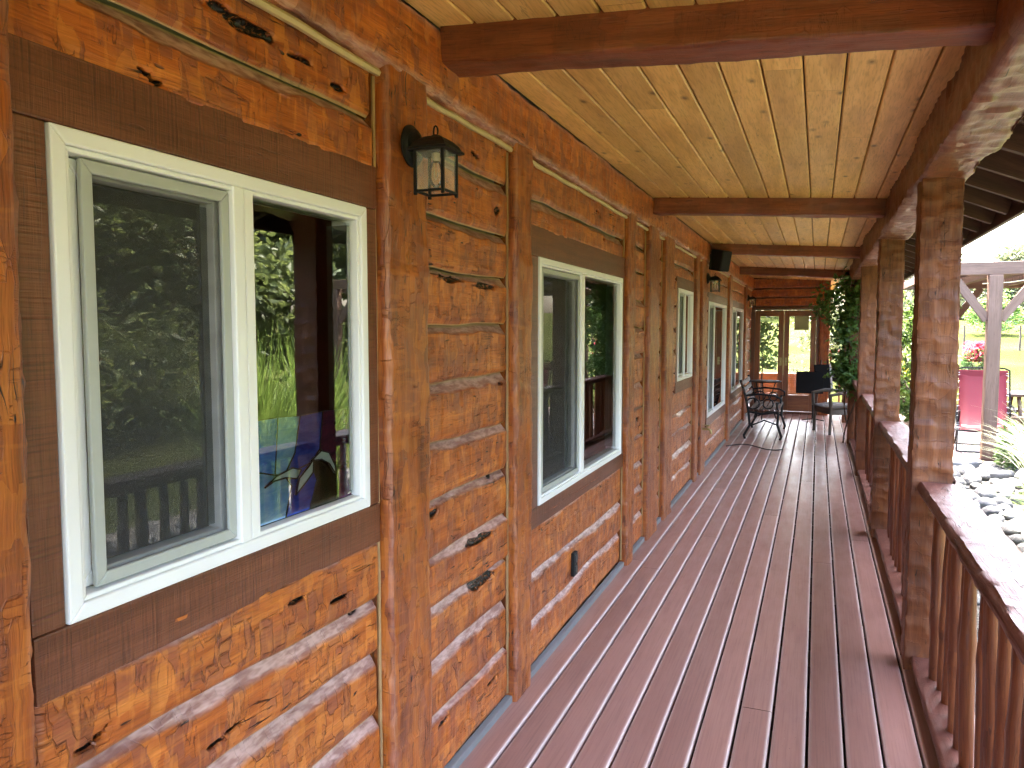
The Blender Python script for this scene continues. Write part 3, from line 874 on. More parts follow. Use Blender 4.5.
# ------------------------------------------------------------------ porch posts
PY = [-1.05, 1.40, 3.95, 6.44, 9.10, 11.66, 14.25]
plab = ['hewn square porch post behind the camera at the near railing', 'hewn square porch post at the near end of the closest railing',
        'thick hewn porch post nearest the viewer, its right edge lit by sun', 'second hewn porch post along the railing, partly behind the nearest one',
        'third hewn porch post, beside the leafy vine and dark chair', 'hewn porch post wrapped in leafy green vine', 'farthest hewn porch post at the end of the railing']
for i, y in enumerate(PY):
    o = hewn('porch_post', ((XO + XI) / 2, y + .09, 0), ((XO + XI) / 2, y + .09, 2.30), XI - XO, .18, M['porchpost'], None, up=(0, 1, 0), seed=101 + i, step=.012 if i in (2, 3) else .025,
             cell=.09, cols=2, scal=.007, wav=.055, corner=.010, ptp=12, freq=4.5, wloc=((XO + XI) / 2, y + .09, 0))
    tag(o, plab[i], 'post', 'hewn porch posts')

# ------------------------------------------------------------------ railings
def baluster_mesh(i):
    b = MB()
    r0 = random.uniform(.020, .027)
    ph = random.random() * 6
    pts = []; rs = []
    for k in range(15):
        z = .068 + k * .757 / 14
        pts.append((.006 * math.sin(z * 4 + ph), .006 * math.cos(z * 3 + ph * 2), z))
        rs.append(r0 * (1.08 - .12 * z + .07 * math.sin(z * 9 + ph * 3) + random.uniform(-.03, .04)))
    kn = random.randint(3, 11); rs[kn] *= 1.16
    b.tube(pts, rs, 9)
    return b
BVAR = []
def railing(y0, y1, label, first=False, seed=0):
    root = thing('porch_railing', label, 'railing', (.54, (y0 + y1) / 2, 0), 'log railings between the porch posts')
    xc = .535
    hewn('top_rail', (xc, y0 + .003, .872), (xc, y1 - .003, .872), .185, .066, M['rail'], root, seed=140 + seed, step=.02, cell=.35, cols=2, scal=.003, wav=.16, corner=.030, ptp=14, freq=2.2, wane=.3)
    hewn('bottom_rail', (xc, y0 + .003, .052), (xc, y1 - .003, .052), .185, .042, M['rail'], root, seed=150 + seed, step=.02, cell=.4, cols=2, scal=.003, wav=.2, corner=.012, ptp=8, freq=2.0)
    f = MB()
    for y in (y0 + .25, y1 - .25): MB().box((xc - .06, y - .05, .0), (xc + .06, y + .05, .033)).build('foot_block', M['rail'], root, .006)
    n = int((y1 - y0 - .1) / .118)
    for k in range(n):
        y = y0 + .10 + (y1 - y0 - .2) * k / max(1, n - 1) + random.uniform(-.012, .012)
        if not BVAR:
            for q in range(6):
                o = baluster_mesh(q).build('baluster', M['spindle'], None, smooth=True)
                BVAR.append(o.data); bpy.data.objects.remove(o)
        o = bpy.data.objects.new('baluster', BVAR[random.randrange(6)])
        COL.objects.link(o); o.parent = root
        o.location = Vector((xc + random.uniform(-.02, .02), y, 0)) - WLOC[root.name]
        o.rotation_euler = (random.uniform(-.012, .012), random.uniform(-.012, .012), random.uniform(0, 6.28))
railing(-.87, 1.40, 'rough log railing behind the viewer on the near side of the porch', seed=0)
railing(1.58, 3.95, 'closest log railing with sunlit top, ending at the nearest porch post', seed=1)
railing(4.13, 6.44, 'log railing between the nearest and second porch posts', seed=2)
railing(6.62, 9.10, 'log railing between the second and third porch posts', seed=3)
railing(9.28, 11.66, 'log railing between the third porch post and the vine', seed=4)

# ------------------------------------------------------------------ lanterns
def lantern(y, z, label):
    r = thing('wall_lantern', label, 'lantern', (XP, y, z), 'black wall lanterns')
    cx, cy = XP + .086, y
    zb, zt = z - .145, z - .025
    MB().lathe([(.062, 0), (.062, .006), (.054, .010), (.050, .018), (.036, .022), (.020, .034)], 28, (XP + .002, y, z), 'X').build('backplate', M['black'], r, smooth=True)
    MB().tube([(XP + .02, y, z + .0), (XP + .05, y, z + .005), (cx, y, z + .002)], [.015, .013, .016], 10).build('arm', M['black'], r, smooth=True)
    h = .045
    c = MB()
    for sx in (-1, 1):
        for sy in (-1, 1): c.box((cx + sx * h - .0045, cy + sy * h - .0045, zb - .008), (cx + sx * h + .0045, cy + sy * h + .0045, zt))
    for sx in (-1, 1):
        c.box((cx + sx * h - .004, cy - h + .005, zb), (cx + sx * h + .004, cy + h - .005, zb + .007))
        c.box((cx - h + .005, cy + sx * h - .004, zb), (cx + h - .005, cy + sx * h + .004, zb + .007))
    c.build('cage', M['black'], r, .001)
    cap = MB()
    prof = [(.064, zt), (.064, zt + .007), (.057, zt + .011), (.052, zt + .022), (.040, zt + .034), (.024, zt + .044), (.010, zt + .048), (.006, zt + .052)]
    for (a, z0), (a2, z1) in zip(prof[:-1], prof[1:]):
        P = [(cx - a, cy - a, z0), (cx + a, cy - a, z0), (cx + a, cy + a, z0), (cx - a, cy + a, z0), (cx - a2, cy - a2, z1), (cx + a2, cy - a2, z1), (cx + a2, cy + a2, z1), (cx - a2, cy + a2, z1)]
        cap.add(P, [(0, 1, 5, 4), (1, 2, 6, 5), (2, 3, 7, 6), (3, 0, 4, 7)])
    cap.add([(cx - .064, cy - .064, zt), (cx + .064, cy - .064, zt), (cx + .064, cy + .064, zt), (cx - .064, cy + .064, zt)], [(3, 2, 1, 0)])
    cap.build('cap', M['black'], r)
    MB().tube([(cx + .007 * math.cos(a), cy, zt + .062 + .016 * math.sin(a)) for a in [i * math.pi / 6 - math.pi / 2 for i in range(13)]], .0026, 6).build('finial_ring', M['black'], r, smooth=True)
    for (p, q) in (((cx - h, cy - h), (cx + h, cy - h)), ((cx + h, cy - h), (cx + h, cy + h)), ((cx + h, cy + h), (cx - h, cy + h)), ((cx - h, cy + h), (cx - h, cy - h))):
        MB().add([(*p, zb + .004), (*q, zb + .004), (*q, zt - .001), (*p, zt - .001)], [(0, 1, 2, 3)]).build('glass_pane', M['frost'], r)
    bu = MB().lathe([(.008, zb + .018), (.018, zb + .03), (.024, zb + .05), (.020, zb + .075), (.011, zb + .095)], 14, (cx, cy, 0)).build('bulb', M['lampglass'], r, smooth=True)
    MB().lathe([(.012, zb + .093), (.012, zt - .002)], 12, (cx, cy, 0)).tube([(cx - .004, cy, zb + .09), (cx - .006, cy, zb + .05), (cx, cy, zb + .04), (cx + .006, cy, zb + .05), (cx + .004, cy, zb + .09)], .001, 4).build('bulb_base', M['filament'], bu)
lantern(2.085, 2.148, 'black square wall lantern nearest the viewer, on post beside the first window')
lantern(8.80, 2.16, 'black wall lantern below the loudspeaker, halfway along the log wall')
lantern(14.08, 2.14, 'black wall lantern in the far corner by the french doors')

# loudspeaker
r = thing('wall_speaker', 'black box loudspeaker mounted under the ceiling above the middle lantern', 'speaker', (-1.12, 9.0, 2.36))
Mx = Matrix.Translation((-1.045, 9.0, 2.37)) @ Matrix.Rotation(rad(-35), 4, 'Z') @ Matrix.Rotation(rad(12), 4, 'Y')
MB().box((-.085, -.075, -.115), (.085, .075, .115), 0, Mx).build('cabinet', M['blackplastic'], r, .008)
MB().box((.086, -.068, -.108), (.094, .068, .108), 0, Mx).build('grille', M['grille'], r, .004)
MB().tube([(-1.15, 9.0, 2.36), (-1.07, 9.0, 2.36)], .015, 8).box((-1.15, 8.95, 2.28), (-1.14, 9.05, 2.44)).build('bracket', M['black'], r)

# garden tap
r = thing('garden_tap', 'small brass garden tap sticking out low on the log wall', 'tap', (XP, 8.62, .5))
MB().tube([(XP - .01, 8.62, .5), (XP + .07, 8.62, .5), (XP + .09, 8.62, .485), (XP + .095, 8.62, .45)], [.014, .014, .013, .012], 10).build('spout', M['brass'], r, smooth=True)
MB().tube([(XP + .05, 8.62, .5), (XP + .05, 8.62, .54)], .006, 8).tube([(XP + .05 + .03 * math.cos(a), 8.62 + .03 * math.sin(a), .54) for a in [i * math.pi / 6 for i in range(13)]], .006, 6).build('handle', M['brass'], r, smooth=True)

# stained glass panel inside the first window
r = thing('stained_glass_panel', 'blue stained glass panel with white bird leaning inside the first window', 'stained glass', (-1.23, 1.66, 1.13))
def sp(s, t, x=-1.255): return (x + .028 - .004 * t, 1.425 + s * .44, 1.128 + t * .255)
def piece(pts, mat, x=-1.255):
    b = MB(); n = len(pts)
    vs = [sp(s, t, x) for s, t in pts] + [sp(s, t, x - .004) for s, t in pts]
    b.add(vs, [tuple(range(n)), tuple(reversed(range(n, 2 * n)))] + [(i, n + i, n + (i + 1) % n, (i + 1) % n) for i in range(n)])
    b.build('glass_piece', M[mat], r)
    l = MB(); l.tube([Vector(sp(s, t, x + .001)) for s, t in pts + pts[:1]], .0022, 5); return l
leads = []
leads.append(piece([(0, .55), (.22, .45), (.26, 1), (0, 1)], 'art_blue'))
leads.append(piece([(.22, .45), (.30, .42), (.40, .62), (.46, .98), (.26, 1)], 'art_light'))
leads.append(piece([(.30, .42), (.55, .48), (.64, .60), (.68, .99), (.46, .98), (.40, .62)], 'art_navy'))
leads.append(piece([(.64, .60), (.80, .42), (.82, 0), (1, 0), (1, .98), (.68, .99)], 'art_red'))
leads.append(piece([(0, 0), (.30, 0), (.36, .30), (.30, .42), (.22, .45), (0, .55)], 'art_light'))
leads.append(piece([(.30, 0), (.52, 0), (.60, .28), (.55, .48), (.30, .42), (.36, .30)], 'art_navy'))
leads.append(piece([(.52, 0), (.82, 0), (.80, .42), (.64, .60), (.55, .48), (.60, .28)], 'art_dark'))
leads.append(piece([(.12, .36), (.22, .44), (.36, .48), (.44, .44), (.40, .36), (.30, .40), (.20, .40)], 'art_white', -1.2505))
leads.append(piece([(.38, .20), (.42, .36), (.52, .46), (.56, .52), (.55, .38), (.48, .30)], 'art_white', -1.2495))
leads.append(piece([(.54, .50), (.64, .58), (.72, .54), (.78, .38), (.78, .30), (.72, .42), (.64, .49)], 'art_white', -1.2505))
m = MB()
for l in leads: m.add(l.v, [f for f in l.f])
m.build('lead_came', M['lead'], r)

# ------------------------------------------------------------------ furniture at the far end
def bench():
    r = thing('garden_bench', 'black iron bench with dark wooden slats against the log wall', 'bench', (0, 0, 0))
    L = 1.35
    for s in (0, L):
        b = MB()
        b.tube([(.50, s, 0), (.52, s, .05), (.46, s, .22), (.47, s, .41)], .018, 7)
        b.tube([(.02, s, 0), (.0, s, .05), (.08, s, .2), (.06, s, .40), (.02, s, .6), (-.06, s, .86)], .018, 7)
        b.tube([(.06, s, .40), (.25, s, .37), (.47, s, .41)], .016, 7)
        b.tube([(.0, s, .63), (.2, s, .66), (.42, s, .64), (.50, s, .60), (.50, s, .54), (.45, s, .54), (.46, s, .41)], .016, 7)
        b.tube([(.12 + .09 * math.cos(a), s, .52 + .08 * math.sin(a)) for a in [i * math.pi / 6 for i in range(13)]], .010, 6)
        b.tube([(.33 + .07 * math.cos(a), s, .52 + .07 * math.sin(a)) for a in [i * math.pi / 6 for i in range(13)]], .010, 6)
        b.tube([(.1, s, .2), (.28, s, .28), (.46, s, .22)], .012, 6)
        b.build('end_frame', M['black'], r, smooth=True)
    b = MB()
    for k in range(6): b.box((.07 + k * .072, -.02, .415), (.125 + k * .072, L + .02, .438))
    b.build('seat', M['darkwood'], r, .004)
    b = MB()
    for k in range(4): b.bar((.030 - .024 * k, -.02, .52 + .095 * k), (.030 - .024 * k, L + .02, .52 + .095 * k), .062, .02, up=(.97, 0, .24))
    b.build('backrest', M['darkwood'], r, .004)
    return r
o = bench(); o.location = (-.97, 11.65, 0); WLOC[o.name] = Vector(o.location)

def side_table():
    r = thing('side_table', 'small dark metal side table in the corner left of the french doors', 'table', (-.86, 14.4, 0))
    x, y = -.86, 14.4
    MB().lathe([(.27, .66), (.28, .67), (.28, .68), (.26, .685)], 24, (x, y, 0)).build('tabletop', M['black'], r, smooth=True)
    for k in range(3):
        a = k * 2.1 + .4
        MB().tube([(x + .22 * math.cos(a), y + .22 * math.sin(a), 0), (x + .10 * math.cos(a), y + .10 * math.sin(a), .35), (x + .2 * math.cos(a), y + .2 * math.sin(a), .66)], .010, 6).build('leg', M['black'], r, smooth=True)
side_table()

def wicker():
    r = thing('wicker_chair', 'grey woven wicker armchair beside the vine on the right side of the deck', 'chair', (0, 0, 0))
    b = MB()
    ys = np.linspace(0, 1, 10)
    def shell(name, fn, nu, nv, th):
        V = []; F = []
        for i in range(nu + 1):
            for j in range(nv + 1): V.append(fn(i / nu, j / nv))
        for i in range(nu):
            for j in range(nv): F.append((i * (nv + 1) + j, (i + 1) * (nv + 1) + j, (i + 1) * (nv + 1) + j + 1, i * (nv + 1) + j + 1))
        me = np_mesh(name, V, F, M['wicker'])
        o = link(name, me, r)
        s = o.modifiers.new('solid', 'SOLIDIFY'); s.thickness = th; s.offset = 0
    shell('seat', lambda u, v: (-.30 + .56 * u, -.28 + .56 * v, .40 + .03 * math.sin(u * 3.1) - .02 * math.sin(v * 3.1)), 12, 12, .04)
    shell('backrest', lambda u, v: (.27 + .17 * u + .03 * math.cos((v - .5) * 3), (-.29 + .58 * v) * (1 - .12 * u * u), .38 + .54 * u * (1 - .12 * (2 * v - 1) ** 2)), 14, 14, .035)
    for s in (-1, 1):
        MB().tube([(-.30, s * .30, .40), (-.31, s * .31, .60), (-.1, s * .32, .64), (.30, s * .31, .62)], .028, 8).build('arm', M['wicker'], r, smooth=True)
        for x in (-.28, .28):
            MB().tube([(x * 1.05, s * .28, 0), (x, s * .27, .40)], .022, 8).build('leg', M['wicker'], r, smooth=True)
    MB().box((-.27, -.27, .30), (.26, .27, .385)).build('skirt', M['wicker'], r, .01)
    return r
o = wicker(); o.location = (.36, 12.9, 0); o.rotation_euler = (0, 0, rad(24))

# black board on a stand, easel with a white sheet, grill behind
r = thing('display_stand', 'black flat board on a thin post stand in front of the french doors', 'stand', (-.06, 14.2, 0))
Mx = Matrix.Translation((-.11, 14.2, .68)) @ Matrix.Rotation(rad(-14), 4, 'X')
MB().box((-.22, -.015, -.19), (.22, .015, .19), 0, Mx).build('board', M['blackpanel'], r, .004)
MB().tube([(-.05, 14.24, .02), (-.05, 14.24, .66)], .014, 8).build('pole', M['black'], r, smooth=True)
b = MB()
for k in range(3):
    a = k * 2.094 + .5; b.tube([(-.05, 14.24, .05), (-.05 + .2 * math.cos(a), 14.24 + .2 * math.sin(a), .012)], .010, 6)
b.build('tripod_foot', M['black'], r, smooth=True)
r = thing('easel', 'leaning dark panel with white side edge on an easel, right of the black board', 'easel', (.14, 14.6, 0))
Mx = Matrix.Translation((.12, 14.55, .74)) @ Matrix.Rotation(rad(22), 4, 'Z') @ Matrix.Rotation(rad(-12), 4, 'X')
MB().box((-.16, -.02, -.24), (.10, .02, .24), 0, Mx).build('panel', M['blackpanel'], r, .004)
MB().box((.101, -.03, -.25), (.135, .06, .25), 0, Mx).build('white_edge', M['white'], r, .004)
for dx in (-.14, .13): MB().bar((.12 + dx, 14.42, 0), (.12 + dx * .4, 14.66, 1.05), .03, .02).build('leg', M['darkwood'], r)
r = thing('grill', 'dark covered barbecue grill behind the wicker chair at the far end', 'grill', (.38, 15.75, 0))
b = MB(); x, y = .36, 15.75
pts = [(-.25, .62), (.25, .62), (.26, .80), (.20, .92), (.0, .97), (-.20, .92), (-.26, .80)]
n = len(pts); vs = [(x + a, y - .2, c) for a, c in pts] + [(x + a, y + .2, c) for a, c in pts]
b.add(vs, [tuple(range(n)), tuple(reversed(range(n, 2 * n)))] + [(i, n + i, n + (i + 1) % n, (i + 1) % n) for i in range(n)]).build('lid', M['blackpanel'], r, .01)
MB().tube([(x - .15, y - .24, .72), (x + .15, y - .24, .72)], .012, 8).tube([(x - .15, y - .2, .72), (x - .15, y - .24, .72)], .008, 6).tube([(x + .15, y - .2, .72), (x + .15, y - .24, .72)], .008, 6).build('handle', M['steel'], r, smooth=True)
for sx in (-.2, .2):
    for sy in (-.15, .15): MB().box((x + sx - .018, y + sy - .018, 0), (x + sx + .018, y + sy + .018, .62)).build('leg', M['black'], r)
# end railing across the far end
r = thing('end_railing', 'low dark railing across the far open end of the deck', 'railing', (.35, 17.3, 0))
MB().box((.0, 17.26, 1.12), (1.3, 17.34, 1.17)).build('top_rail', M['beam'], r, .006)
for k in range(7): MB().tube([(.08 + k * .18, 17.3, .0), (.08 + k * .18, 17.3, 1.12)], .02, 8).build('baluster', M['spindle'], r, smooth=True)
# cord on the deck
pts = [(-1.12, 10.75, .010)]
for k in range(1, 30):
    u = k / 29
    pts.append((-1.12 + .95 * u * .75, 10.75 + .22 * math.sin(u * 5.5) + .1 * u, .010))
tag(MB().tube(pts, .007, 6).build('cord', M['cord'], None, smooth=True), 'thin dark cord lying curved on the deck in front of the bench', 'cord')

# ------------------------------------------------------------------ terrain
def gz(x, y):
    D = np.sqrt(np.asarray(x, float) ** 2 + np.asarray(y, float) ** 2)
    t = np.maximum(0, D - 17.0)
    rise = np.where(t < 60, .056 * t * np.clip(t / 6, 0, 1), .056 * 60 + .02 * (t - 60))
    return -.17 + rise
def ground():
    n_r, n_a = 90, 120
    R = np.concatenate([[0], np.geomspace(1.0, 900, n_r - 1)])
    A = np.linspace(0, 2 * np.pi, n_a, endpoint=False)
    Rg, Ag = np.meshgrid(R, A, indexing='ij')
    X = Rg * np.cos(Ag); Y = Rg * np.sin(Ag)
    Z = gz(X, Y) + (vn(X * .2 + 50, Y * .2 + 50, 3) - .5) * .25 * np.clip((Rg - 12) / 10, 0, 1)
    Z = np.where((X < 1.2) & (X > -7) & (np.abs(Y) < 21), np.minimum(Z, -.26), Z)
    i = np.arange(n_r - 1)[:, None]; k = np.arange(n_a)[None, :]; k2 = (k + 1) % n_a
    F = np.stack([i * n_a + k, (i + 1) * n_a + k, (i + 1) * n_a + k2, i * n_a + k2], -1).reshape(-1, 4)
    me = np_mesh('lawn', np.stack([X, Y, Z], -1).reshape(-1, 3), F, M['lawn'])
    tag(link('lawn', me), kind='structure')
ground()
def sheet(name, pts, z, mat):
    me = bpy.data.meshes.new(name); me.from_pydata([(x, y, z) for x, y in pts], [], [tuple(range(len(pts)))])
    l = me.uv_layers.new(name='UVMap'); l.data.foreach_set('uv', [c for p in pts for c in p])
    me.materials.append(mat); return tag(link(name, me), kind='structure')
sheet('rock_bed', [(.56, -2.5), (2.3, -2.5), (2.7, 1.5), (3.1, 4.5), (3.0, 8.0), (3.3, 11.4), (.56, 11.4)], -.140, M['gravel'])
def patio():
    b = MB()
    x = 1.35
    while x < 6.3:
        b.box((x, 11.45, -.22), (x + .135, 16.2, -.13), random.uniform(-.12, .12)); x += .142
    o = b.build('patio', M['patio'], None, .004)
    tag(o, kind='structure')
patio()

# ------------------------------------------------------------------ vegetation helpers
def leaves(name, C, size, mat, parent, aspect=.5, droop=0.0, tone=None, seed=0):
    r = np.random.default_rng(seed)
    n = len(C)
    d = r.normal(size=(n, 3)); d[:, 2] = d[:, 2] * .6 - droop
    d /= np.linalg.norm(d, axis=1)[:, None]
    e = r.normal(size=(n, 3)); e -= d * (e * d).sum(1)[:, None]; e /= np.linalg.norm(e, axis=1)[:, None]
    nn = np.cross(d, e)
    s = (size * r.uniform(.6, 1.35, n))[:, None]
    fold = nn * s * .12
    V = np.stack([C - d * s * .5, C + e * s * aspect * .5 + fold, C + d * s * .5, C - e * s * aspect * .5 + fold], 1).reshape(-1, 3)
    F = np.arange(4 * n).reshape(n, 4)
    t = (r.uniform(-.5, .5, n) if tone is None else tone).repeat(4)
    return link(name, np_mesh(name, V, F, mat, None, {'tone': t}, False), parent)

def broad_tree(loc, h, rw, label, group, seed, n=9000, size=.16, mat='leaf', cat='tree', base=.25, name='leafy_tree'):
    r = np.random.default_rng(seed)
    x, y = loc; z = float(gz(x, y)) - .05
    root = thing(name, label, cat, (x, y, z), group)
    trunk = MB(); ph = r.uniform(0, 6)
    top = h * .72
    pts = [(x + .12 * h / 8 * math.sin(k * .7 + ph), y + .10 * h / 8 * math.cos(k * .9 + ph), z + top * k / 9) for k in range(10)]
    trunk.tube(pts, [h * .026 * (1 - .85 * k / 9) + .01 for k in range(10)], 10)
    tips = []
    nl = 26
    for k in range(nl):
        f = r.uniform(base, 1.0)
        a = k * 2.4 + r.uniform(-.4, .4)
        p = Vector(pts[min(9, int(f * .95 * 9))])
        ext = rw * (1 - .55 * max(0, (f - .45) / .55) ** 1.5) * r.uniform(.45, 1.0)
        zt = z + h * (f * .85 + .10) + r.uniform(-.05, .05) * h
        tip = Vector((x + ext * math.cos(a), y + ext * math.sin(a), zt))
        mid = (p + tip) / 2 + Vector((0, 0, -.03 * h))
        trunk.tube([p, mid, tip], [h * .010, h * .006, h * .002], 6)
        tips.append(tip)
    trunk.build('trunk', M['bark'], root, smooth=True)
    C = []; T = []
    per = n // (nl * 3)
    for tp in tips:
        for q in range(3):
            c = np.array(tp) + r.normal(size=3) * rw * np.array([.17, .17, .13])
            sg = rw * r.uniform(.08, .17)
            pts_ = c + r.normal(size=(per, 3)) * sg * np.array([1, 1, .7])
            C.append(pts_); T.append(np.clip(r.normal(r.uniform(-.25, .25), .2, per), -.5, .5))
    C = np.concatenate(C); T = np.concatenate(T)
    C[:, 2] = np.maximum(C[:, 2], z + .15)
    leaves('crown', C, size, M[mat], root, .55, .2, T, seed)
    return root

def conifer(loc, h, rw, label, group, seed, n=5000):
    r = np.random.default_rng(seed)
    x, y = loc; z = float(gz(x, y)) - .1
    root = thing('conifer_tree', label, 'tree', (x, y, z), group)
    t = MB(); t.tube([(x, y, z), (x, y, z + h * .5), (x, y, z + h * .97)], [h * .02, h * .012, .02], 8)
    C = []
    nb = 70
    for k in range(nb):
        f = .10 + .90 * (k / nb) ** .9
        a = k * 2.39996 + r.uniform(-.4, .4)
        L = rw * (1 - f) ** .8 * r.uniform(.65, 1.1) + .1
        p0 = np.array([x, y, z + h * f]); p1 = p0 + np.array([L * math.cos(a), L * math.sin(a), -.22 * L])
        t.tube([p0, p1], [.03, .008], 5)
        m = int(n / nb * (L / rw + .25))
        u = r.uniform(.15, 1.0, m)[:, None]
        c = p0 + (p1 - p0) * u + r.normal(size=(m, 3)) * np.array([.16, .16, .10]) * rw * .45
        C.append(c)
    t.build('trunk', M['bark'], root, smooth=True)
    leaves('crown', np.concatenate(C), .26, M['needles'], root, .28, .35, None, seed)
    return root

# big trees to the right (mirrored in the windows), tops kept uneven
TG = 'trees across the lawn'
big = [((9.0, 7.0), 6.0, 3.3, 'dark leafy lawn tree mirrored at the left of the first window'),
       ((10.5, 10.5), 7.4, 3.6, 'wide dark lawn tree mirrored in the first window screen'),
       ((9.2, 13.2), 7.5, 3.1, 'tall leafy lawn tree mirrored beside the post in the first window'),
       ((7.6, 15.6), 7.2, 2.7, 'upright leafy tree right of the pergola, mirrored in the first window right pane'),
       ((14.0, 5.5), 6.5, 3.3, 'bushy tree at the back of the lawn, mirrored behind the nearer dark trees'),
       ((14.5, 15.5), 8.5, 3.8, 'large tree at the back of the lawn beyond the pergola'),
       ((8.8, 2.6), 5.2, 2.6, 'leafy lawn tree directly across from the first window'),
       ((9.8, -2.2), 6.0, 3.0, 'leafy lawn tree across from the near end of the porch')]
for i, (p, h, w, lab) in enumerate(big):
    broad_tree(p, h, w, lab, TG, 300 + i, n=17000, size=.20, mat='leaf', base=.08)
# shrubs by the porch, seen between the posts
broad_tree((1.62, 15.4), 2.5, .75, 'bright green shrub seen between the second and nearest porch posts', None, 330, n=2600, size=.11, mat='vine', cat='shrub', base=.05, name='leafy_shrub')
broad_tree((.95, 20.5), 3.4, 1.5, 'leafy shrub beyond the far end of the deck', None, 331, n=4200, size=.13, mat='leaf_grey', cat='shrub', base=.05, name='leafy_shrub')
# far trees behind the pergola
FG = 'pale trees on the rise behind the pergola'
def far(px, D):   # position along a bearing (degrees right of the porch axis)
    return (D * math.sin(rad(px)), D * math.cos(rad(px)))
conifer(far(12.05, 66), 7.6, 2.0, 'tall pale conifer above the pergola beam, topmost in the skyline', FG, 340)
conifer(far(13.2, 70), 6.6, 2.0, 'conifer just right of the tallest pale conifer', FG, 341)
conifer(far(10.9, 72), 4.8, 2.0, 'shorter rounded conifer left of the tallest pale conifer', FG, 342)
broad_tree(far(12.15, 56), 4.4, 2.3, 'thin leafy tree with bare trunk right of the pergola post', FG, 343, n=5000, size=.3, mat='leaf_grey', base=.45)
broad_tree(far(9.8, 60), 3.0, 2.6, 'pale rounded tree left of the pergola post on the lawn rise', FG, 344, n=5000, size=.3, mat='leaf_grey', base=.1)
broad_tree(far(8.3, 78), 4.0, 3.4, 'pale tree behind the porch post edge on the lawn rise', FG, 345, n=4500, size=.36, mat='leaf_grey', base=.1)
broad_tree(far(5.2, 80), 8.0, 4.2, 'pale distant tree seen between the porch posts', FG, 346, n=4500, size=.4, mat='leaf_grey', base=.1)
broad_tree(far(10.3, 44), 1.7, 1.2, 'low bright shrub on the lawn left of the pergola post', None, 347, n=2200, size=.18, mat='vine', cat='shrub', base=.05, name='leafy_shrub')
for i, (px, D) in enumerate([(-3.2, 66), (.6, 70), (2.6, 62), (-7.0, 60), (-11, 62)]):
    broad_tree(far(px, D), 7.0 + i % 3, 4.0, ['distant tree straight beyond the french doors', 'distant tree beyond the far end of the deck', 'distant tree right of the far deck end',
               'distant tree seen through the left french door', 'distant tree hidden behind the sunroom corner'][i], FG, 350 + i, n=3500, size=.42, mat='leaf_grey', base=.1)

# vine on the porch post
def vine():
    y = 11.66
    root = thing('climbing_vine', 'dense green climbing vine hanging on the porch post past the railing', 'vine', (.5, y, 0))
    st = MB(); r = np.random.default_rng(5)
    for q in range(4):
        ph = q * 1.6
        st.tube([(.50 + .13 * math.cos(ph + z * 2.6), y + .09 + .13 * math.sin(ph + z * 2.6), z) for z in np.linspace(-.1, 2.3, 24)], .010, 5)
    st.tube([(.45, y, 2.2), (.30, y - .05, 2.22), (.12, y, 2.1), (.02, y + .02, 1.95)], .007, 5)
    st.build('stem', M['bark'], root, smooth=True)
    C = []
    for k in range(100):
        z = r.uniform(.75, 2.28)
        a = r.uniform(0, 6.28); rr = r.uniform(.12, .28)
        c = np.array([.52 + rr * math.cos(a), y + .09 + rr * math.sin(a), z])
        C.append(c + r.normal(size=(38, 3)) * np.array([.055, .055, .075]))
    for c, sgm, m in [((.28, y, 2.15), .08, 90), ((.14, y, 2.02), .095, 170), ((.05, y, 1.88), .08, 120), ((.18, y, 1.72), .05, 40), ((.30, y + .05, 1.5), .06, 50), ((.26, y, 1.2), .07, 60), ((.72, y, 2.0), .12, 160), ((.78, y, 1.6), .12, 150), ((.74, y + .1, 1.2), .1, 110)]:
        C.append(np.array(c) + r.normal(size=(m, 3)) * sgm)
    leaves('foliage', np.concatenate(C), .075, M['vine'], root, .6, .6, None, 6)
vine()

def clump(loc, n, h, spread, mat, label, seed, width=.009):
    r = np.random.default_rng(seed)
    x, y = loc
    root = thing('ornamental_grass', label, 'grass', (x, y, GZ), 'ornamental grass clumps by the porch')
    V = []; F = []; T = []
    S = 7
    for k in range(n):
        a = r.uniform(0, 6.28); sp_ = spread * r.uniform(.15, 1.0); hh = h * r.uniform(.6, 1.1)
        bx = x + r.normal() * .08; by = y + r.normal() * .08
        w = width * r.uniform(.6, 1.3); t = r.uniform(-.5, .5)
        dx, dy = math.cos(a), math.sin(a)
        b0 = len(V)
        for s in range(S):
            u = s / (S - 1)
            out = sp_ * u ** 1.7
            z = hh * (u - .42 * (sp_ / spread) * u ** 2.6)
            ww = w * (1 - u ** 2) + .0008
            px, py = bx + dx * out, by + dy * out
            V.append((px - dy * ww, py + dx * ww, GZ + z)); V.append((px + dy * ww, py - dx * ww, GZ + z)); T += [t, t]
        for s in range(S - 1): F.append((b0 + 2 * s, b0 + 2 * s + 1, b0 + 2 * s + 3, b0 + 2 * s + 2))
    link('blades', np_mesh('blades', V, F, M[mat], None, {'tone': T}, True), root)
    return root
clump((2.25, 9.1), 420, 1.15, .95, 'blade_pale', 'pale silvery fountain grass in front of the red lounge chair', 401)
clump((2.02, 7.3), 520, .80, .60, 'blade', 'bright green grass clump at the right edge beside the rail', 402)
clump((1.75, 4.9), 700, 1.9, .75, 'blade', 'tall green grass clump mirrored left of the post in the first window', 403)
clump((1.95, 6.0), 700, 1.9, .80, 'blade', 'tall green grass clump mirrored right of the post in the first window', 404)
clump((2.3, 1.9), 450, 1.1, .8, 'blade', 'green grass clump nearest the viewer beyond the rail', 405)

